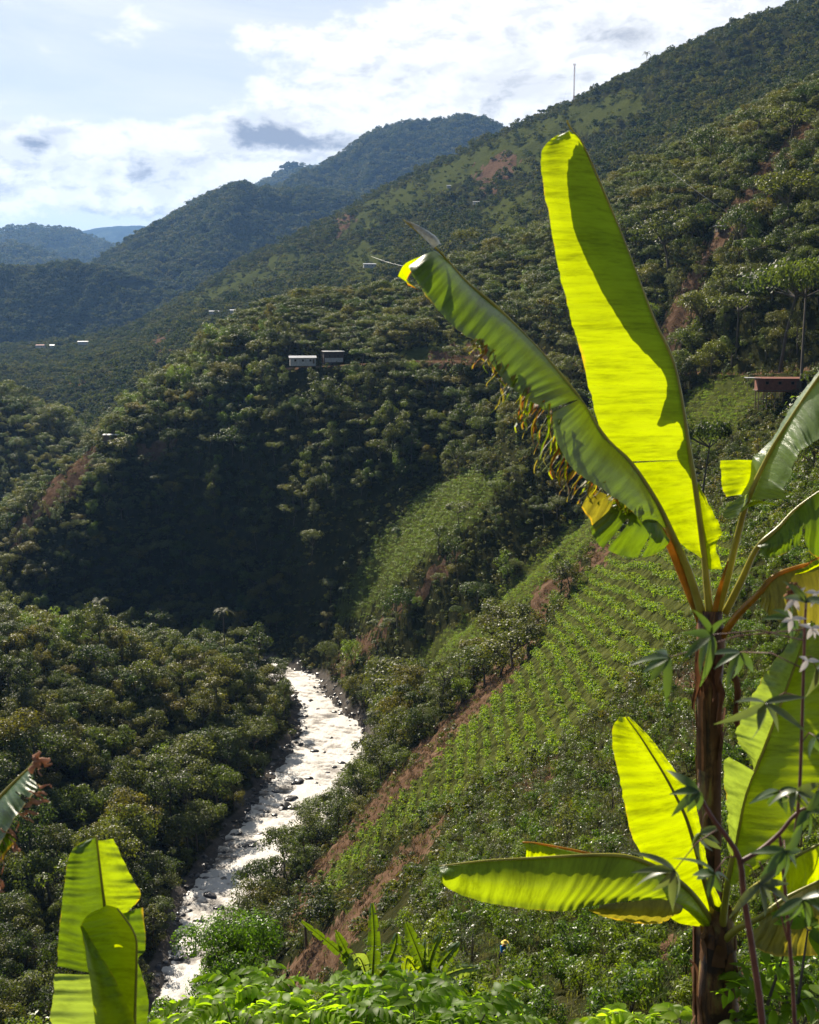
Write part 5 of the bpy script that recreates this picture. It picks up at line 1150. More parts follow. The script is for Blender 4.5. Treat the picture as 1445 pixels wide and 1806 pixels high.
for px, pyb, hpx, kd, v, lb, sx in ((1250, 300, 62, 'broad', 0, 'big dark tree high on the spur above the brown gully', 1.1), (1330, 262, 66, 'umbrella', 0, 'big flat crowned tree near the top of the spur, right part', 1.0), (1395, 250, 70, 'broad', 2, 'big round tree at the right edge above the brown gully', 1.1),
        (1180, 470, 84, 'broad', 1, 'very large dark tree on the right slope behind the tall banana leaf', 1.2), (1270, 560, 90, 'tall', 0, 'large shaggy tree at the foot of the brown gully', 1.1), (1385, 400, 84, 'broad', 0, 'large light green tree on the right slope under the cable', 1.2), (1330, 500, 80, 'umbrella', 1, 'large yellowish spreading tree right of the brown gully', 1.1), (1090, 450, 70, 'umbrella', 0, 'large flat crowned tree just right of the tall banana leaf', 1.0)):
    hh_ = hit(px, pyb, 300, 800); notable(px, pyb, pyb - hpx, hh_[1], kd, v, lb, sx)
for i, (px, pyb, pyt, Y) in enumerate([(905, 1200, 1110, 262), (880, 1215, 1135, 268), (930, 1170, 1085, 262), (855, 1240, 1150, 272), (825, 1270, 1185, 280), (790, 1300, 1215, 292), (745, 1310, 1225, 310), (700, 1340, 1240, 322), (680, 1330, 1215, 335), (720, 1290, 1180, 335), (650, 1390, 1330, 322), (610, 1430, 1370, 300), (580, 1480, 1410, 285), (530, 1580, 1500, 262)]):
    notable(px, pyb, pyt, Y, ['broad', 'olive', 'tall'][i % 3], i % 2, ['grey green', 'olive', 'dark'][i % 3] + ' bushy tree, number from the gully top down to the river bank'.replace('number', ['topmost', 'second', 'third', 'fourth', 'fifth', 'sixth', 'seventh', 'eighth', 'ninth', 'tenth', 'eleventh', 'twelfth', 'thirteenth', 'lowest'][i]), 1.35)
# palms
M_PALM = foliage('palm_fronds', [(.07, .08, .03), (.09, .09, .04)], .6, .15, .35, 1.3)
def palm(px, pyb, pyt, Y, label, fl=3.2, seed=0, name='palm', cat='palm', mt=None, nf=13, trunk=True, zoff=None, wl=.5, group=None):
    rg = np.random.default_rng(seed); p = P(px, pyb, Y); g = gz(p[0], p[1]); H_ = max(.6, P(px, pyt, Y)[2] - g - fl * .3) if zoff is None else zoff
    r_ = empty(name, (p[0], p[1], g), label, cat, group)
    mb = MB(); mb.tube([(0, 0, -1), (.1, 0, H_ * .5), (0, 0, H_)], [.22, .17, .14] if trunk else [.14, .12, .1], 7); mb.build('trunk' if trunk else 'stem', M_BARK, r_, True)
    V = []; Fq = []
    for i in range(nf):
        a = 6.283 * i / nf + rg.normal() * .2; e = rg.uniform(.15, 1.2); d = np.array([math.cos(a), math.sin(a), 0]); b = np.array([-d[1], d[0], 0]); pts = []
        for s in np.linspace(0, 1, 8): pts.append(np.array([0, 0, H_]) + d * fl * (s * math.cos(e * .8)) + np.array([0, 0, fl * (math.sin(e) * s - .85 * s * s)]))
        for j in range(7):
            s = (j + .5) / 7; w = wl * math.sin(math.pi * (.1 + .85 * s)) * fl * .3; m0 = (pts[j] * .8 + pts[j + 1] * .2); m1 = pts[j + 1]
            for sg in (-1, 1):
                k = len(V); tip = m0 + b * sg * w + d * w * .5 + np.array([0, 0, -w * .45]); V += [pts[j], m1, tip + d * .12, tip]; Fq.append((k, k + 1, k + 2, k + 3))
    obj('fronds', meshdata('fronds', np.array(V), np.array(Fq), [mt or M_PALM]), r_)
palm(182, 1150, 1052, 386, 'grey green palm above the crest of the wooded hill, left one', 4.4, 1)
palm(397, 1185, 1070, 382, 'grey green palm above the crest of the wooded hill, right one', 4.4, 2)
palm(135, 1120, 1082, 384, 'low palm half sunk in the trees of the hill crest', 2.6, 3)
palm(987, 210, 183, 1640, 'dark palm on the skyline left of the radio mast', 6, 4, mt=M_FARF)
palm(1140, 125, 90, 1530, 'palm on the skyline right of the radio mast', 7, 5, mt=M_FARF)
palm(1402, 35, 5, 1410, 'small palm on the skyline at the top right corner', 7, 6, mt=M_FARF)
rg = np.random.default_rng(90)
M_WILD = foliage('wild_banana_leaves', [(.07, .11, .02), (.10, .14, .035), (.06, .10, .02)], .6, .15, .4, 1.5)
M_PALM = foliage('palm_fronds', [(.07, .08, .03), (.09, .09, .04)], .6, .15, .35, 1.3)
stars = [(700, 740), (735, 760), (768, 752), (790, 775), (745, 795), (765, 820), (800, 745), (842, 700), (860, 730), (880, 715), (705, 705), (660, 690), (690, 780), (720, 690), (640, 720), (870, 760), (815, 690), (600, 735), (765, 700), (850, 800), (700, 940), (578, 1030), (606, 1045), (590, 1075), (950, 690), (1240, 760)]
for i, (px, py) in enumerate(stars):
    h_ = hit(px, py, 250, 700)
    side = 'below the road' if py < 760 else ('halfway down' if py < 850 else 'low down')
    r_ = palm(px, py, py - 4, h_[1], 'star shaped wild banana plant on the dark steep face %s' % side, 2.4, 100 + i, 'wild_banana', 'wild banana', M_WILD, 11, False, 1.6, .75, 'wild banana plants on the dark face')
# ------------------------------------------------------------ buildings, mast, wires
M_ROOF = simple('metal_roof', (.50, .50, .49), .35, .6, .18, 1.5, 0, .2, .02); M_WHITE = simple('white_wall', (.42, .40, .37), .8, .3, .3, 1.2); M_GLASSD = simple('dark_window', (.02, .02, .022), .15, .6, .1)
M_REDW = simple('red_brown_wall', (.20, .075, .045), .8, .3, .3, 1.6); M_WOOD = simple('timber', (.14, .10, .07), .8, .3, .3, 3.0); M_DARKW = simple('dark_timber_wall', (.09, .065, .05), .85, .2, .3, 2.0); M_TERRA = simple('red_roof', (.42, .13, .07), .7, .3, .25, 1.5)  # the dark wall timber is a deeper brown than the plain timber
M_STEEL = simple('painted_steel', (.45, .18, .15), .5, .5, .3, .3); M_WIRE = simple('wire', (.14, .14, .14), .5, .5, .1)
def house(px, py, Y, L_, D_, Hh, roofm, wallm, rz, label, nwin=3, stilts=0, name='house', rise=.8, door=True, annex=None, snap=True):
    if Y > 900: Y = hit(px, py + 3, 1000, 2400)[1]
    if name == 'house' and 300 < Y < 345: Y = hit(px, 708, 240, 420)[1]; print('red house', Y)
    h_ = P(px, py, Y); z = h_[2]
    if snap: z = max(z, gz(h_[0], h_[1]) + .0)
    r_ = empty(name, (h_[0], h_[1], z), label, 'house' if name == 'house' else 'shed'); r_.rotation_euler = (0, 0, rz)
    mb = MB(); mb.box((0, 0, Hh / 2 - .5), (L_, D_, Hh + 1)); w_ = mb.build('wall', wallm, r_)
    mb = MB(); n = max(6, int(L_ / .45)); e = .5
    for sx in (0, 1):
        V = []
        for i in range(n * 2 + 1):
            x = -L_ / 2 - e + (L_ + 2 * e) * i / (n * 2); rp = .03 * (i % 2)
            y0, y1 = ((-D_ / 2 - e, 0), (0, D_ / 2 + e))[sx]; z0, z1 = ((Hh, Hh + rise), (Hh + rise, Hh - .0))[sx]
            V += [(x, y0, z0 + rp + .02), (x, y1, z1 + rp + .02)]
        b = len(V); V += [(p[0], p[1], p[2] - .07) for p in V]
        f = [(2 * i, 2 * i + 2, 2 * i + 3, 2 * i + 1) for i in range(n * 2)] + [(b + 2 * i, b + 2 * i + 1, b + 2 * i + 3, b + 2 * i + 2) for i in range(n * 2)] + [(2 * i, b + 2 * i, b + 2 * i + 2, 2 * i + 2) for i in range(n * 2)] + [(0, 1, b + 1, b), (2 * n * 2, b + 4 * n, b + 4 * n + 1, 4 * n + 1)]
        mb.add(V, f)
    mb.build('roof', roofm, r_)
    mb = MB(); mb.add([(-L_ / 2, -D_ / 2, Hh), (-L_ / 2, D_ / 2, Hh), (-L_ / 2, 0, Hh + rise)], [(0, 1, 2)]); mb.add([(L_ / 2, -D_ / 2, Hh), (L_ / 2, D_ / 2, Hh), (L_ / 2, 0, Hh + rise)], [(0, 2, 1)]); mb.build('gable', wallm, r_)
    for i in range(nwin):
        x = -L_ / 2 + L_ * (i + .7) / (nwin + .4)
        mb = MB(); mb.box((x, -D_ / 2 - .03, Hh * .55), (.95, .08, .95)); wn = mb.build('window', M_WOOD, r_); mb = MB(); mb.box((x, -D_ / 2 - .075, Hh * .55), (.75, .03, .75)); mb.build('pane', M_GLASSD, wn)
    if door: mb = MB(); mb.box((L_ / 2 - .9, -D_ / 2 - .04, 1.0), (.9, .08, 2.0)); mb.build('door', M_WOOD, r_)
    if stilts:
        for i in range(6):
            for y in (-D_ / 2 + .2, D_ / 2 - .2):
                mb = MB(); mb.box((-L_ / 2 + .3 + (L_ - .6) * i / 5, y, -stilts / 2 - .5), (.2, .2, stilts)); mb.build('stilt', M_WOOD, r_)
        mb = MB(); mb.box((0, 0, -.62), (L_ + .8, D_ + .6, .2)); mb.box((0, -D_ / 2 - .05, -stilts * .55), (L_ + .4, .16, .16)); mb.build('deck', M_WOOD, r_)
    return r_
house(534, 641, 545, 11.5, 5, 2.6, M_ROOF, M_WHITE, R(8), 'white walled house with bright metal roof, left of the pair by the road', 3, rise=.9, snap=False)
h2 = house(587, 637, 549, 9.2, 6, 4.4, M_ROOF, M_DARKW, R(14), 'house with pale roof and dark upper wall, right of the pair by the road', 2, rise=.35, snap=False)
mb = MB(); mb.box((0, -3.2, .6), (8.3, .3, 1.9)); mb.build('white_base_wall', M_WHITE, h2)
h3 = house(1372, 684, 338, 11.5, 4.5, 2.6, M_REDW, M_REDW, R(-4), 'red brown timber house standing on tall stilts on the right slope', 3, 5.5, rise=.35, snap=False)
mb = MB(); mb.box((-7.0, -.3, 2.75), (3.6, 4.2, .1)); mb.build('awning', M_ROOF, h3)
mb = MB(); [mb.box((-8.5 + 3 * k, -2.1, 1.0), (.12, .12, 3.6)) for k in (0, 1)]; mb.build('awning_post', M_WOOD, h3)
house(652, 471, 1350, 13, 6, 3, M_ROOF, M_WHITE, R(10), 'lone white house halfway up the long mountain flank', 2)
house(1272, 404, 440, 3.6, 2.6, .9, M_ROOF, M_WOOD, R(10), 'tiny metal roofed shed beside the brown landslip', 0, name='shed', rise=.3)
house(198, 775, 556, 7, 4, 2.2, M_ROOF, M_WOOD, R(-10), 'small roofed shed on the bare shoulder at the left', 1, name='shed', rise=.4)
house(540, 546, 690, 5, 4, 2.2, M_ROOF, M_WHITE, 0, 'roof glinting among trees on the crest above the two houses', 1, name='shed', rise=.5, snap=False)
house(148, 607, 2080, 17, 9, 4, M_ROOF, M_WHITE, R(5), 'long pale house in the far village on the ridge', 3)
house(72, 613, 2120, 14, 8, 4, M_TERRA, M_WHITE, R(-5), 'red roofed house in the far village on the ridge', 2)
house(93, 612, 2120, 7, 6, 3, M_ROOF, M_WHITE, 0, 'small pale house between the other two of the far village', 1)
house(378, 553, 1500, 11, 6, 2.6, M_ROOF, M_WHITE, R(5), 'white strip of a house low on the mountain flank', 3)
house(412, 551, 1480, 7, 5, 2.4, M_ROOF, M_WHITE, R(5), 'pale roof just right of the house low on the mountain flank', 2)
house(792, 331, 1760, 5, 4, 2.4, M_ROOF, M_WHITE, 0, 'tiny white house high on the grassy mountain flank', 1)
house(840, 360, 1600, 7, 5, 2.4, M_ROOF, M_WHITE, 0, 'white house on the flank left of the tall banana leaf', 1)
# lattice mast
mp = P(1012, 195, 1660); mz = gz(mp[0], mp[1]); mt_ = P(1012, 112, 1660)[2]; mh = mt_ - mz
ms = empty('radio_mast', (mp[0], mp[1], mz), 'tall thin red and white lattice mast on the skyline', 'mast'); mb = MB()
for x, y in ((-.8, -.5), (.8, -.5), (0, .9)): mb.tube([(x, y, -2), (x, y, mh)], .16, 4)
for k in range(int(mh / 2)):
    z0 = k * 2; mb.tube([(-.8, -.5, z0), (.8, -.5, z0 + 2)], .08, 3); mb.tube([(.8, -.5, z0), (0, .9, z0 + 2)], .08, 3); mb.tube([(0, .9, z0), (-.8, -.5, z0 + 2)], .08, 3)
mb.build('lattice', M_STEEL, ms)
for c_, d_ in (((-1.5, 0, mh - 1.2), (.5, .4, 2.4)), ((1.5, 0, mh - 1.4), (.5, .4, 2.2)), ((0, -1.1, mh - 6), (1.0, .4, 1.2))): mb = MB(); mb.box(c_, d_); mb.build('antenna', M_WHITE, ms)
mb = MB()
for k in range(3): a = k * 2.1 + .4; mb.tube([(0, 0, mh * .9), (math.cos(a) * 22, math.sin(a) * 22, -6)], .05, 3)
mb.build('guy_wire', M_WIRE, ms)
def wire(pts, label, r):
    c = cat_rom([list(P(*p)) for p in pts], 30); mb = MB(); mb.tube(list(c), r, 4, cap=False); o = mb.build('cable', M_WIRE, None); tag(o, label, 'cable')
wire([(1180, 300, 470), (1240, 345, 430), (1290, 378, 415), (1340, 405, 405), (1400, 440, 390), (1460, 470, 380)], 'pale cable slung across the wooded gully at the upper right', .045)
wire([(655, 452, 1050), (690, 464, 1000), (740, 474, 960), (830, 482, 900)], 'thin cable on the mountain flank near the slanting banana leaf', .05)
# ------------------------------------------------------------ boulders in the river
M_ROCK = simple('wet_rock', (.045, .038, .034), .35, .6, .5, 2.0, 0, .8, .08)
def rock_mesh(seed):
    rg = np.random.default_rng(seed); bm_ = __import__('bmesh').new(); __import__('bmesh').ops.create_icosphere(bm_, subdivisions=3, radius=1)
    pl = rg.normal(size=(9, 3)); pl /= np.linalg.norm(pl, axis=1, keepdims=True); dd = rg.uniform(.55, .95, 9)
    for v in bm_.verts:
        p = np.array(v.co)
        for n_, d_ in zip(pl, dd):
            s = p @ n_ - d_
            if s > 0: p = p - n_ * s * .85
        p *= 1 + .06 * math.sin(p[0] * 7 + seed) * math.cos(p[1] * 6); v.co = p
    me = bpy.data.meshes.new('boulder'); bm_.to_mesh(me); bm_.free(); me.materials.append(M_ROCK); return me
RK = [rock_mesh(i) for i in range(6)]
rocks = [(555, 1325, 1.3), (572, 1326, .7), (603, 1345, 1.1), (590, 1352, .8), (606, 1357, 1.0), (578, 1362, .7), (528, 1378, 1.8), (545, 1373, 1.3), (520, 1380, 1.1), (558, 1380, .7), (513, 1409, 1.9), (504, 1422, 2.0), (518, 1424, 1.5), (498, 1426, 1.1), (525, 1270, .9), (540, 1262, .8), (484, 1436, 1.0), (470, 1432, .8), (487, 1442, .6), (486, 1395, 1.1), (530, 1312, 1.0), (445, 1490, 1.2), (428, 1492, 1.0), (455, 1535, 1.6), (428, 1542, 1.1), (465, 1530, 1.0), (370, 1580, 1.6), (385, 1600, 1.2), (415, 1632, 1.0), (350, 1625, 1.3), (345, 1640, .9), (563, 1385, .6), (585, 1300, .6), (480, 1405, .9), (560, 1250, .8), (548, 1236, 1.2), (590, 1255, .9), (340, 1680, 1.0), (500, 1455, .8), (460, 1470, .9), (395, 1550, 1.0), (620, 1330, .8)]
words = {0: 'wet dark boulder in the upper reach of the river', 1: 'wet dark boulder in the middle reach of the river', 2: 'wet dark boulder in the white water of the lower rapids'}
for i, (px, py, s_) in enumerate(rocks):
    d = ray(px, py); q = d * ((HW + .2) / d[2]); o = obj('boulder', RK[i % 6]); o.location = (q[0], q[1], HW - .05); o.scale = (s_ * 1.25, s_ * .9, s_ * .62); o.rotation_euler = (0, 0, i * 1.3)
    lab = 'largest dark boulder in the middle reach of the river' if i == 11 else words[0 if py < 1340 else (1 if py < 1460 else 2)]
    tag(o, lab, 'boulder', None if i == 11 else 'boulders breaking the surface of the river')
# stones along both banks
bpts = []
for a, b in zip(RIVPOLY, np.roll(RIVPOLY, -1, 0)):
    n = int(np.linalg.norm(b - a) / .8)
    for k in range(n): q = a + (b - a) * k / max(1, n) + rng.normal(size=2) * 1.3; bpts.append(q)
bpts = np.array(bpts); X, Y, Z, px, py = locate(bpts[:, 0], bpts[:, 1], 1.5, .01)
scatter('bank_stones', np.stack([X, Y, np.maximum(Z, HW) - .05], 1), rng.uniform(.25, 1.0, len(X)), RK[:4], 'dark stones lining both banks of the river', 'stones', .3, rng.uniform(.2, .7, len(X)))

# ------------------------------------------------------------ worker on the slope
def person():
    hp = (PX0, PY0); base = gz(*hp)
    r_ = empty('person', (hp[0], hp[1], base), 'person in a yellow hat and blue top picking among the bushes', 'person'); r_.rotation_euler = (0, 0, R(25))
    def skin(name, J, E, Rd, mat, sub=2):
        me = bpy.data.meshes.new(name); me.from_pydata(J, E, []); o = obj(name, me, r_)
        sk = o.modifiers.new('skin', 'SKIN'); me.materials.append(mat)
        for v, rr in zip(me.skin_vertices[0].data, Rd): v.radius = (rr, rr * .85) if not isinstance(rr, tuple) else rr
        me.skin_vertices[0].data[0].use_root = True
        ss = o.modifiers.new('sub', 'SUBSURF'); ss.levels = sub; ss.render_levels = sub; return o
    skinm = simple('skin', (.30, .16, .09), .55, .4, .12, 8, 0, .1, .002); blue = simple('blue_shirt', (.02, .20, .50), .8, .2, .2, 6, 0, .3, .01); navy = simple('dark_trousers', (.02, .022, .035), .85, .2, .2, 6, 0, .3, .01); yel = simple('yellow_hat', (.75, .52, .08), .7, .3, .15, 8, 0, .3, .005)
    # one continuous body: pelvis, spine bent forward, neck, head, arms reaching into the bush, legs
    J = [(0, 0, .88), (0, -.05, 1.05), (0, -.12, 1.22), (0, -.17, 1.35), (0, -.20, 1.43), (0, -.235, 1.53),
         (.17, -.16, 1.32), (.23, -.32, 1.12), (.16, -.55, 1.06), (.13, -.62, 1.06), (-.17, -.16, 1.32), (-.25, -.30, 1.12), (-.14, -.52, 1.10), (-.11, -.59, 1.11),
         (.10, 0, .82), (.12, -.05, .46), (.13, .03, .08), (.13, -.12, .03), (-.10, 0, .82), (-.13, .06, .46), (-.13, .12, .08), (-.13, -.03, .03)]
    E = [(0, 1), (1, 2), (2, 3), (3, 4), (4, 5), (3, 6), (6, 7), (7, 8), (8, 9), (3, 10), (10, 11), (11, 12), (12, 13), (0, 14), (14, 15), (15, 16), (16, 17), (0, 18), (18, 19), (19, 20), (20, 21)]
    Rr = [.13, .125, .15, .10, .055, .095, .06, .045, .032, .026, .06, .045, .032, .026, .085, .06, .04, .035, .085, .06, .04, .035]
    skin('body', J, E, Rr, skinm)
    for sx, hx, hy, hz in ((1, .13, -.62, 1.06), (-1, -.11, -.59, 1.11)):
        for k in range(4):
            mb = MB(); x = hx + (k - 1.5) * .019; ln = (.06, .075, .07, .055)[k]; mb.tube([(x, hy - .01, hz), (x, hy - .01 - ln * .6, hz - .008), (x, hy - .01 - ln, hz - .03)], [.009, .0085, .007], 6)
            mb.build('finger', skinm, r_, True)
        mb = MB(); mb.tube([(hx - sx * .025, hy + .02, hz), (hx - sx * .055, hy - .01, hz - .008), (hx - sx * .06, hy - .035, hz - .02)], [.011, .01, .008], 6); mb.build('thumb', skinm, r_, True)
    skin('shirt', [J[0], J[1], J[2], J[3], J[6], J[7], (.20, -.42, 1.10), J[10], J[11], (-.205, -.39, 1.11)], [(0, 1), (1, 2), (2, 3), (3, 4), (4, 5), (5, 6), (3, 7), (7, 8), (8, 9)], [.155, .15, .172, .11, .082, .065, .055, .082, .065, .055], blue)
    skin('trousers', [J[0], J[14], J[15], J[16], J[18], J[19], J[20]], [(0, 1), (1, 2), (2, 3), (0, 4), (4, 5), (5, 6)], [.14, .105, .08, .065, .105, .08, .065], navy)
    mb = MB(); hc = np.array((0, -.235, 1.56)); ring = 20; V = []
    for rr, zz in ((.21, -.01), (.20, .0), (.105, .02), (.10, .08), (.07, .115), (.0, .12)):
        for k in range(ring): a = 6.283 * k / ring; V.append(hc + np.array([rr * math.cos(a), rr * math.sin(a) * 1.05, zz + .015 * math.sin(2 * a) * (rr > .15)]))
    mb.add(V, [(i * ring + k, i * ring + (k + 1) % ring, (i + 1) * ring + (k + 1) % ring, (i + 1) * ring + k) for i in range(5) for k in range(ring)]); mb.build('hat', yel, r_, True)
    for sx in (-1, 1): mb = MB(); mb.tube([(sx * .033, -.325, 1.545), (sx * .033, -.333, 1.545)], .011, 8); mb.build('eye', M_GLASSD, r_)
    mb = MB(); mb.tube([(0, -.32, 1.545), (0, -.345, 1.515), (0, -.325, 1.508)], [.008, .015, .008], 6); mb.build('nose', skinm, r_, True)
    mb = MB(); mb.tube([(-.025, -.318, 1.483), (0, -.326, 1.481), (.025, -.318, 1.483)], .006, 6); mb.build('mouth', simple('lips', (.25, .09, .07), .5, .3, .05), r_, True)
    for sx in (-1, 1): mb = MB(); mb.tube([(sx * .093, -.235, 1.50), (sx * .103, -.225, 1.53), (sx * .095, -.225, 1.56)], [.008, .014, .01], 6); mb.build('ear', skinm, r_, True)
person()

# ------------------------------------------------------------ shrubs right in front of the viewer
M_FRONT = foliage('front_shrub_leaves', [(.16, .25, .012), (.21, .29, .018), (.12, .20, .012)], .5, .3, .62, 1.9, 6.0)
M_CASS = foliage('cassava_leaves', [(.08, .11, .045), (.10, .12, .06), (.06, .10, .03)], .36, .6, .35, 1.6, 9.0)
M_CSTEM = simple('cassava_stem', (.11, .045, .035), .5, .4, .4, 20, 0, .3, .004)
def blade(mb, a, d, n_, L_, w, cup=.15, droop=.3, k=6):
    """leaf blade with a raised centre line and a drooping tip"""
    d = d / np.linalg.norm(d); n_ = n_ - d * (n_ @ d); n_ /= np.linalg.norm(n_); b = np.cross(d, n_); V = []
    for i in range(k + 1):
        s = i / k; c = a + d * L_ * s - n_ * L_ * droop * s * s; ww = w * (math.sin(math.pi * (s * .93 + .05) ** .8)) ; V += [c - b * ww + n_ * ww * cup, c, c + b * ww + n_ * ww * cup]
    mb.add(V, [(3 * i + j, 3 * i + j + 1, 3 * i + j + 4, 3 * i + j + 3) for i in range(k) for j in (0, 1)])
def front_shrub(name, label, spots, Yr, seed, mat, pairs=6, ll=.085, lw_=.026, rl=.42, base=(600, 2300, 8.0), cat='shrub'):
    rg = np.random.default_rng(seed); p0 = P(*base); g = np.array([p0[0], p0[1], gz(p0[0], p0[1])]); r_ = empty(name, g, label, cat)
    fm, sm = MB(), MB()
    for (px, py) in spots:
        Y = rg.uniform(*Yr); a = P(px, py, Y) - g; root = np.array([a[0] * .25, a[1] * .25, -.1]); el = a - np.array([rg.normal() * .1, rg.normal() * .1, .35]); sm.tube([root, root * .3 + el * .7 + np.array([0, 0, .1]), el, a], [.03, .016, .009, .004], 5, cap=False)
        for q in range(3):
            ang = rg.uniform(0, 6.28); d = np.array([math.cos(ang), math.sin(ang), rg.uniform(.1, .7)]); d /= np.linalg.norm(d); side = np.cross(d, (0, 0, 1)); side /= np.linalg.norm(side); up = np.cross(side, d); L0 = rl * rg.uniform(.7, 1.2)
            for j in range(pairs + 1):
                s = (j + .6) / (pairs + .6); c = a + d * L0 * s - np.array([0, 0, L0 * .55 * s * s]); sz = ll * (1 - .35 * s) * rg.uniform(.8, 1.2)
                for sg in (-1, 1):
                    dd = side * sg * .85 + d * .45 + np.array([0, 0, rg.uniform(-.55, .1)]); blade(fm, c, dd, up + rg.normal(size=3) * .25, sz, sz * lw_ / .085, .2, .35)
            sm.tube([a, a + d * L0 * .5 - np.array([0, 0, L0 * .13]), a + d * L0 - np.array([0, 0, L0 * .5])], [.004, .003, .0015], 4, cap=False)
    sm.build('stem', M_BARK, r_); fm.build('foliage', mat, r_, True); return r_
rg = np.random.default_rng(5)
def line_top(x): return np.interp(x, [290, 330, 380, 440, 520, 600, 680, 760, 820, 880, 920], [1800, 1775, 1740, 1725, 1718, 1722, 1705, 1712, 1730, 1770, 1800])
sp1 = [(x, line_top(x) + rg.uniform(0, 110) + 8) for x in rg.uniform(310, 610, 44)]; sp2 = [(x, line_top(x) + rg.uniform(0, 110) + 8) for x in rg.uniform(590, 900, 44)]
front_shrub('leafy_shrub', 'bright green feathery shrub across the bottom, left half', sp1, (8.5, 11), 1, M_FRONT, base=(470, 2250, 9.5), ll=.13, lw_=.021, rl=.5, pairs=9)
front_shrub('leafy_shrub', 'bright green feathery shrub across the bottom, right half below the small bananas', sp2, (8.5, 11), 2, M_FRONT, base=(740, 2250, 9.5), ll=.13, lw_=.021, rl=.5, pairs=9)
sp3 = [(x, 1790 + rg.uniform(-6, 50)) for x in rg.uniform(1070, 1220, 10)]
front_shrub('leafy_shrub', 'bright green leaves at the foot of the banana stems', sp3, (6.5, 7.5), 3, M_FRONT, 5, .10, .028, .25, base=(1150, 2350, 7))
sp4 = [(x, y) for x, y in [(1330, 1745), (1400, 1700), (1440, 1760), (1370, 1790), (1300, 1800), (1425, 1640), (1390, 1660)]]
front_shrub('leafy_shrub', 'narrow green leaves at the lower right corner', sp4, (5, 5.5), 4, M_FRONT, 4, .12, .02, .22, base=(1400, 2500, 5))
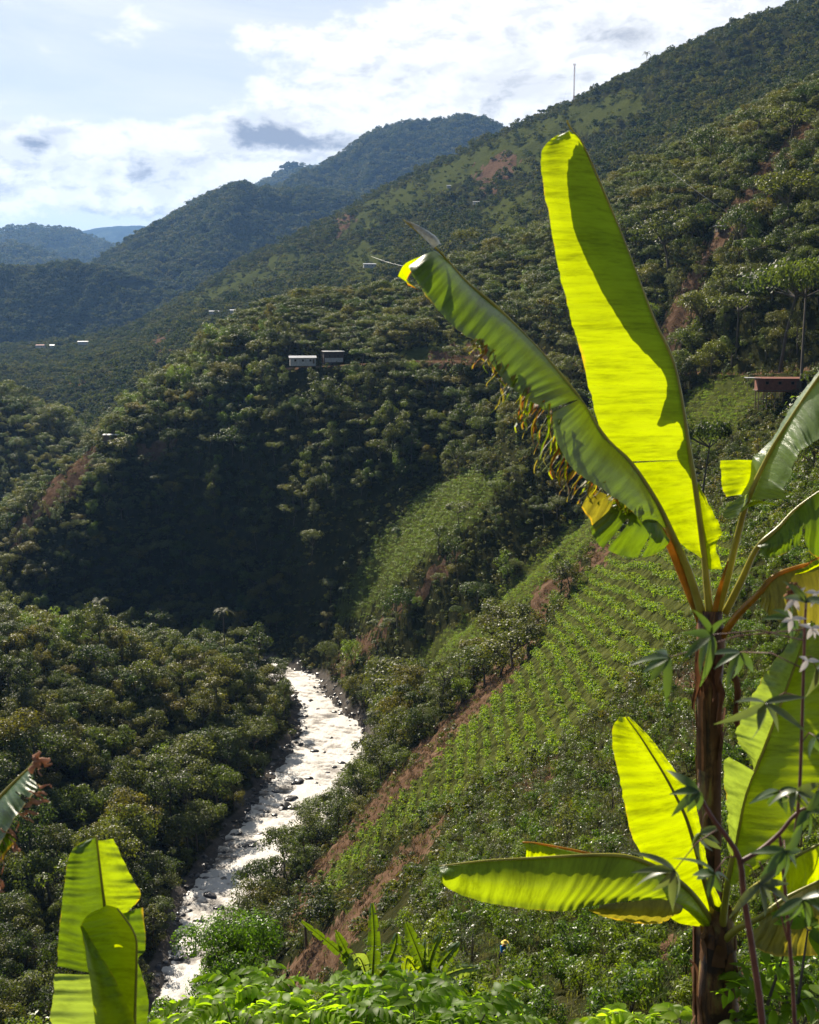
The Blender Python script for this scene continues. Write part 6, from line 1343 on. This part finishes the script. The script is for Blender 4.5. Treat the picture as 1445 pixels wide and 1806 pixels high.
# thin stemmed cassava at the right, nearest the lens
def cassava():
    base = P(1360, 3200, 3.0); g = np.array([base[0], base[1], gz(base[0], base[1])]); r_ = empty('cassava_plant', g, 'thin reddish stemmed plant with drooping fingered leaves in front of the banana stems', 'plant')
    Yk = 3.0; q = lambda x, y, Y=Yk: P(x, y, Y) - g
    def st(pts, rr): mb = MB(); c = cat_rom([list(q(*p)) for p in pts], 24); mb.tube(list(c), list(np.interp(np.linspace(0, 1, 24), np.linspace(0, 1, len(rr)), rr)), 8); mb.build('stem', M_CSTEM, r_, True)
    st([(1352, 2300), (1348, 1950), (1345, 1806), (1328, 1680), (1312, 1580), (1306, 1520), (1285, 1480), (1262, 1450), (1240, 1415), (1232, 1395)], [.011, .0095, .0085, .0075, .006, .005])
    st([(1306, 1520), (1340, 1500), (1375, 1470), (1400, 1440), (1425, 1425), (1470, 1430)], [.007, .006, .005, .005])
    st([(1406, 2300), (1404, 1950), (1402, 1806), (1392, 1650), (1380, 1520), (1376, 1475)], [.009, .006, .005, .004])
    st([(1402, 1480), (1410, 1400), (1414, 1300), (1417, 1200), (1420, 1100), (1422, 1060)], [.005, .0045, .004, .003])
    st([(1390, 1660), (1370, 1590), (1340, 1520)], [.003, .002])
    rg = np.random.default_rng(12)
    lv = [(1232, 1395, -.6, .3, 46), (1420, 1062, .1, -.6, 44), (1395, 1090, -.5, .2, 40), (1305, 1150, -.1, .2, 62), (1350, 1240, 0, .4, 66), (1190, 1535, -.7, .5, 66), (1260, 1540, -.3, .6, 50), (1340, 1560, .5, .5, 60), (1180, 1160, -.7, .4, 62), (1440, 1180, .3, .2, 60), (1385, 1500, .2, .8, 46), (1425, 1430, .4, .4, 50), (1235, 1470, .4, .7, 46), (1415, 1585, .3, .5, 52), (1375, 1395, -.1, 1.0, 44), (1405, 1395, .2, 1.0, 40), (1255, 1120, -.5, .1, 70), (1440, 1300, .3, .3, 44)]
    anch = [(1232, 1395), (1421, 1075), (1420, 1120), (1418, 1180), (1416, 1230), (1270, 1460), (1300, 1510), (1306, 1520), (1420, 1110), (1418, 1160), (1380, 1490), (1430, 1425), (1250, 1430), (1392, 1640), (1405, 1440), (1410, 1420), (1420, 1130), (1414, 1310)]
    for (x, y, ax, ay, L_), (sx, sy) in zip(lv, anch):
        Yl = 3.0 + rg.uniform(-.25, .2); c = q(x, y, Yl); fm = MB(); nn = np.array([rg.normal() * .3, -.45, .8]); nl = rg.integers(5, 8); a0 = math.atan2(-ay, ax)
        for k in range(nl):
            an = a0 + (k - (nl - 1) / 2) * .62 + rg.normal() * .1; dd = np.array([math.cos(an), -.25 + rg.normal() * .3, math.sin(an)]); blade(fm, c, dd, nn + rg.normal(size=3) * .3, L_ * .00150 * rg.uniform(.7, 1.25), .0115, .3, rg.uniform(.2, .8), 8)
        lf = fm.build('leaf', M_CASS, r_, True); mb = MB(); s0 = q(sx, sy, 3.0); mb.tube([s0, (s0 + c) / 2 + np.array([0, 0, .02]), c], [.0018, .0016, .0013], 5); mb.build('leafstalk', M_CSTEM, lf, True)
    pale = simple('pale_petal', (.60, .56, .50), .45, .5, .15, 20, .3, .1, .002)  # these blades are leaves, their gloss put into the pale colour
    for x, y, n_ in ((1402, 1056, 5), (1396, 1092, 4), (1432, 1108, 5), (1425, 1165, 3), (1440, 1045, 3)):
        fm = MB(); c = q(x, y, 2.95)
        for k in range(n_): an = k * 6.28 / n_ + rg.normal() * .4; blade(fm, c, np.array([math.cos(an), -.3, math.sin(an) * .8]), np.array([rg.normal() * .3, -.6, .7]), .034 * rg.uniform(.7, 1.2), .0068, .25, .3, 7)
        fm.build('flower', pale, r_, True)
    for x, y in ((1400, 1035), (1395, 1050)):
        mb = MB()
        for k in range(6): a = k * 1.05; mb.tube([q(x, y), q(x + 7 * math.cos(a), y + 7 * math.sin(a), 2.98), q(x + 12 * math.cos(a), y + 10 * math.sin(a) + 2, 2.99)], [.002, .005, .002], 6)
        mb.build('seed_head', simple('seed_head', (.26, .10, .04), .7, .3, .4, 30), r_, True)
cassava()

# ------------------------------------------------------------ valley air
def haze():
    mb = MB(); x0, x1, y0, y1, z0 , z1 = -12500, 12500, -80, 16500, -1400, max(float(np.abs(v_[..., 2]).max()) for v_ in list(H.values()) + [np.stack([ZG] * 3, -1)]) + 40; print('top', z1)
    lo = min(float(ZG.min()), -1000) - 1
    mb.add([(x0, y0, lo), (x1, y0, lo), (x1, y1, lo), (x0, y1, lo), (x0, y0, z1), (x1, y0, z1), (x1, y1, z1), (x0, y1, z1)], [(0, 3, 2, 1), (4, 5, 6, 7), (0, 1, 5, 4), (1, 2, 6, 5), (2, 3, 7, 6), (3, 0, 4, 7)])
    m = bpy.data.materials.new('valley_haze'); m.use_nodes = True; nt = m.node_tree
    for n in list(nt.nodes): nt.nodes.remove(n)
    o_ = nt.nodes.new('ShaderNodeOutputMaterial'); v = nt.nodes.new('ShaderNodeVolumePrincipled'); v.inputs['Color'].default_value = (.27, .52, 1, 1); v.inputs['Density'].default_value = HAZE; v.inputs['Anisotropy'].default_value = .35
    nt.links.new(v.outputs[0], o_.inputs['Volume'])
    o = mb.build('haze', m); o['kind'] = 'stuff'; tag(o, 'blue haze filling the valley air between the far mountains', 'haze')
HAZE = 3.1e-5
haze()
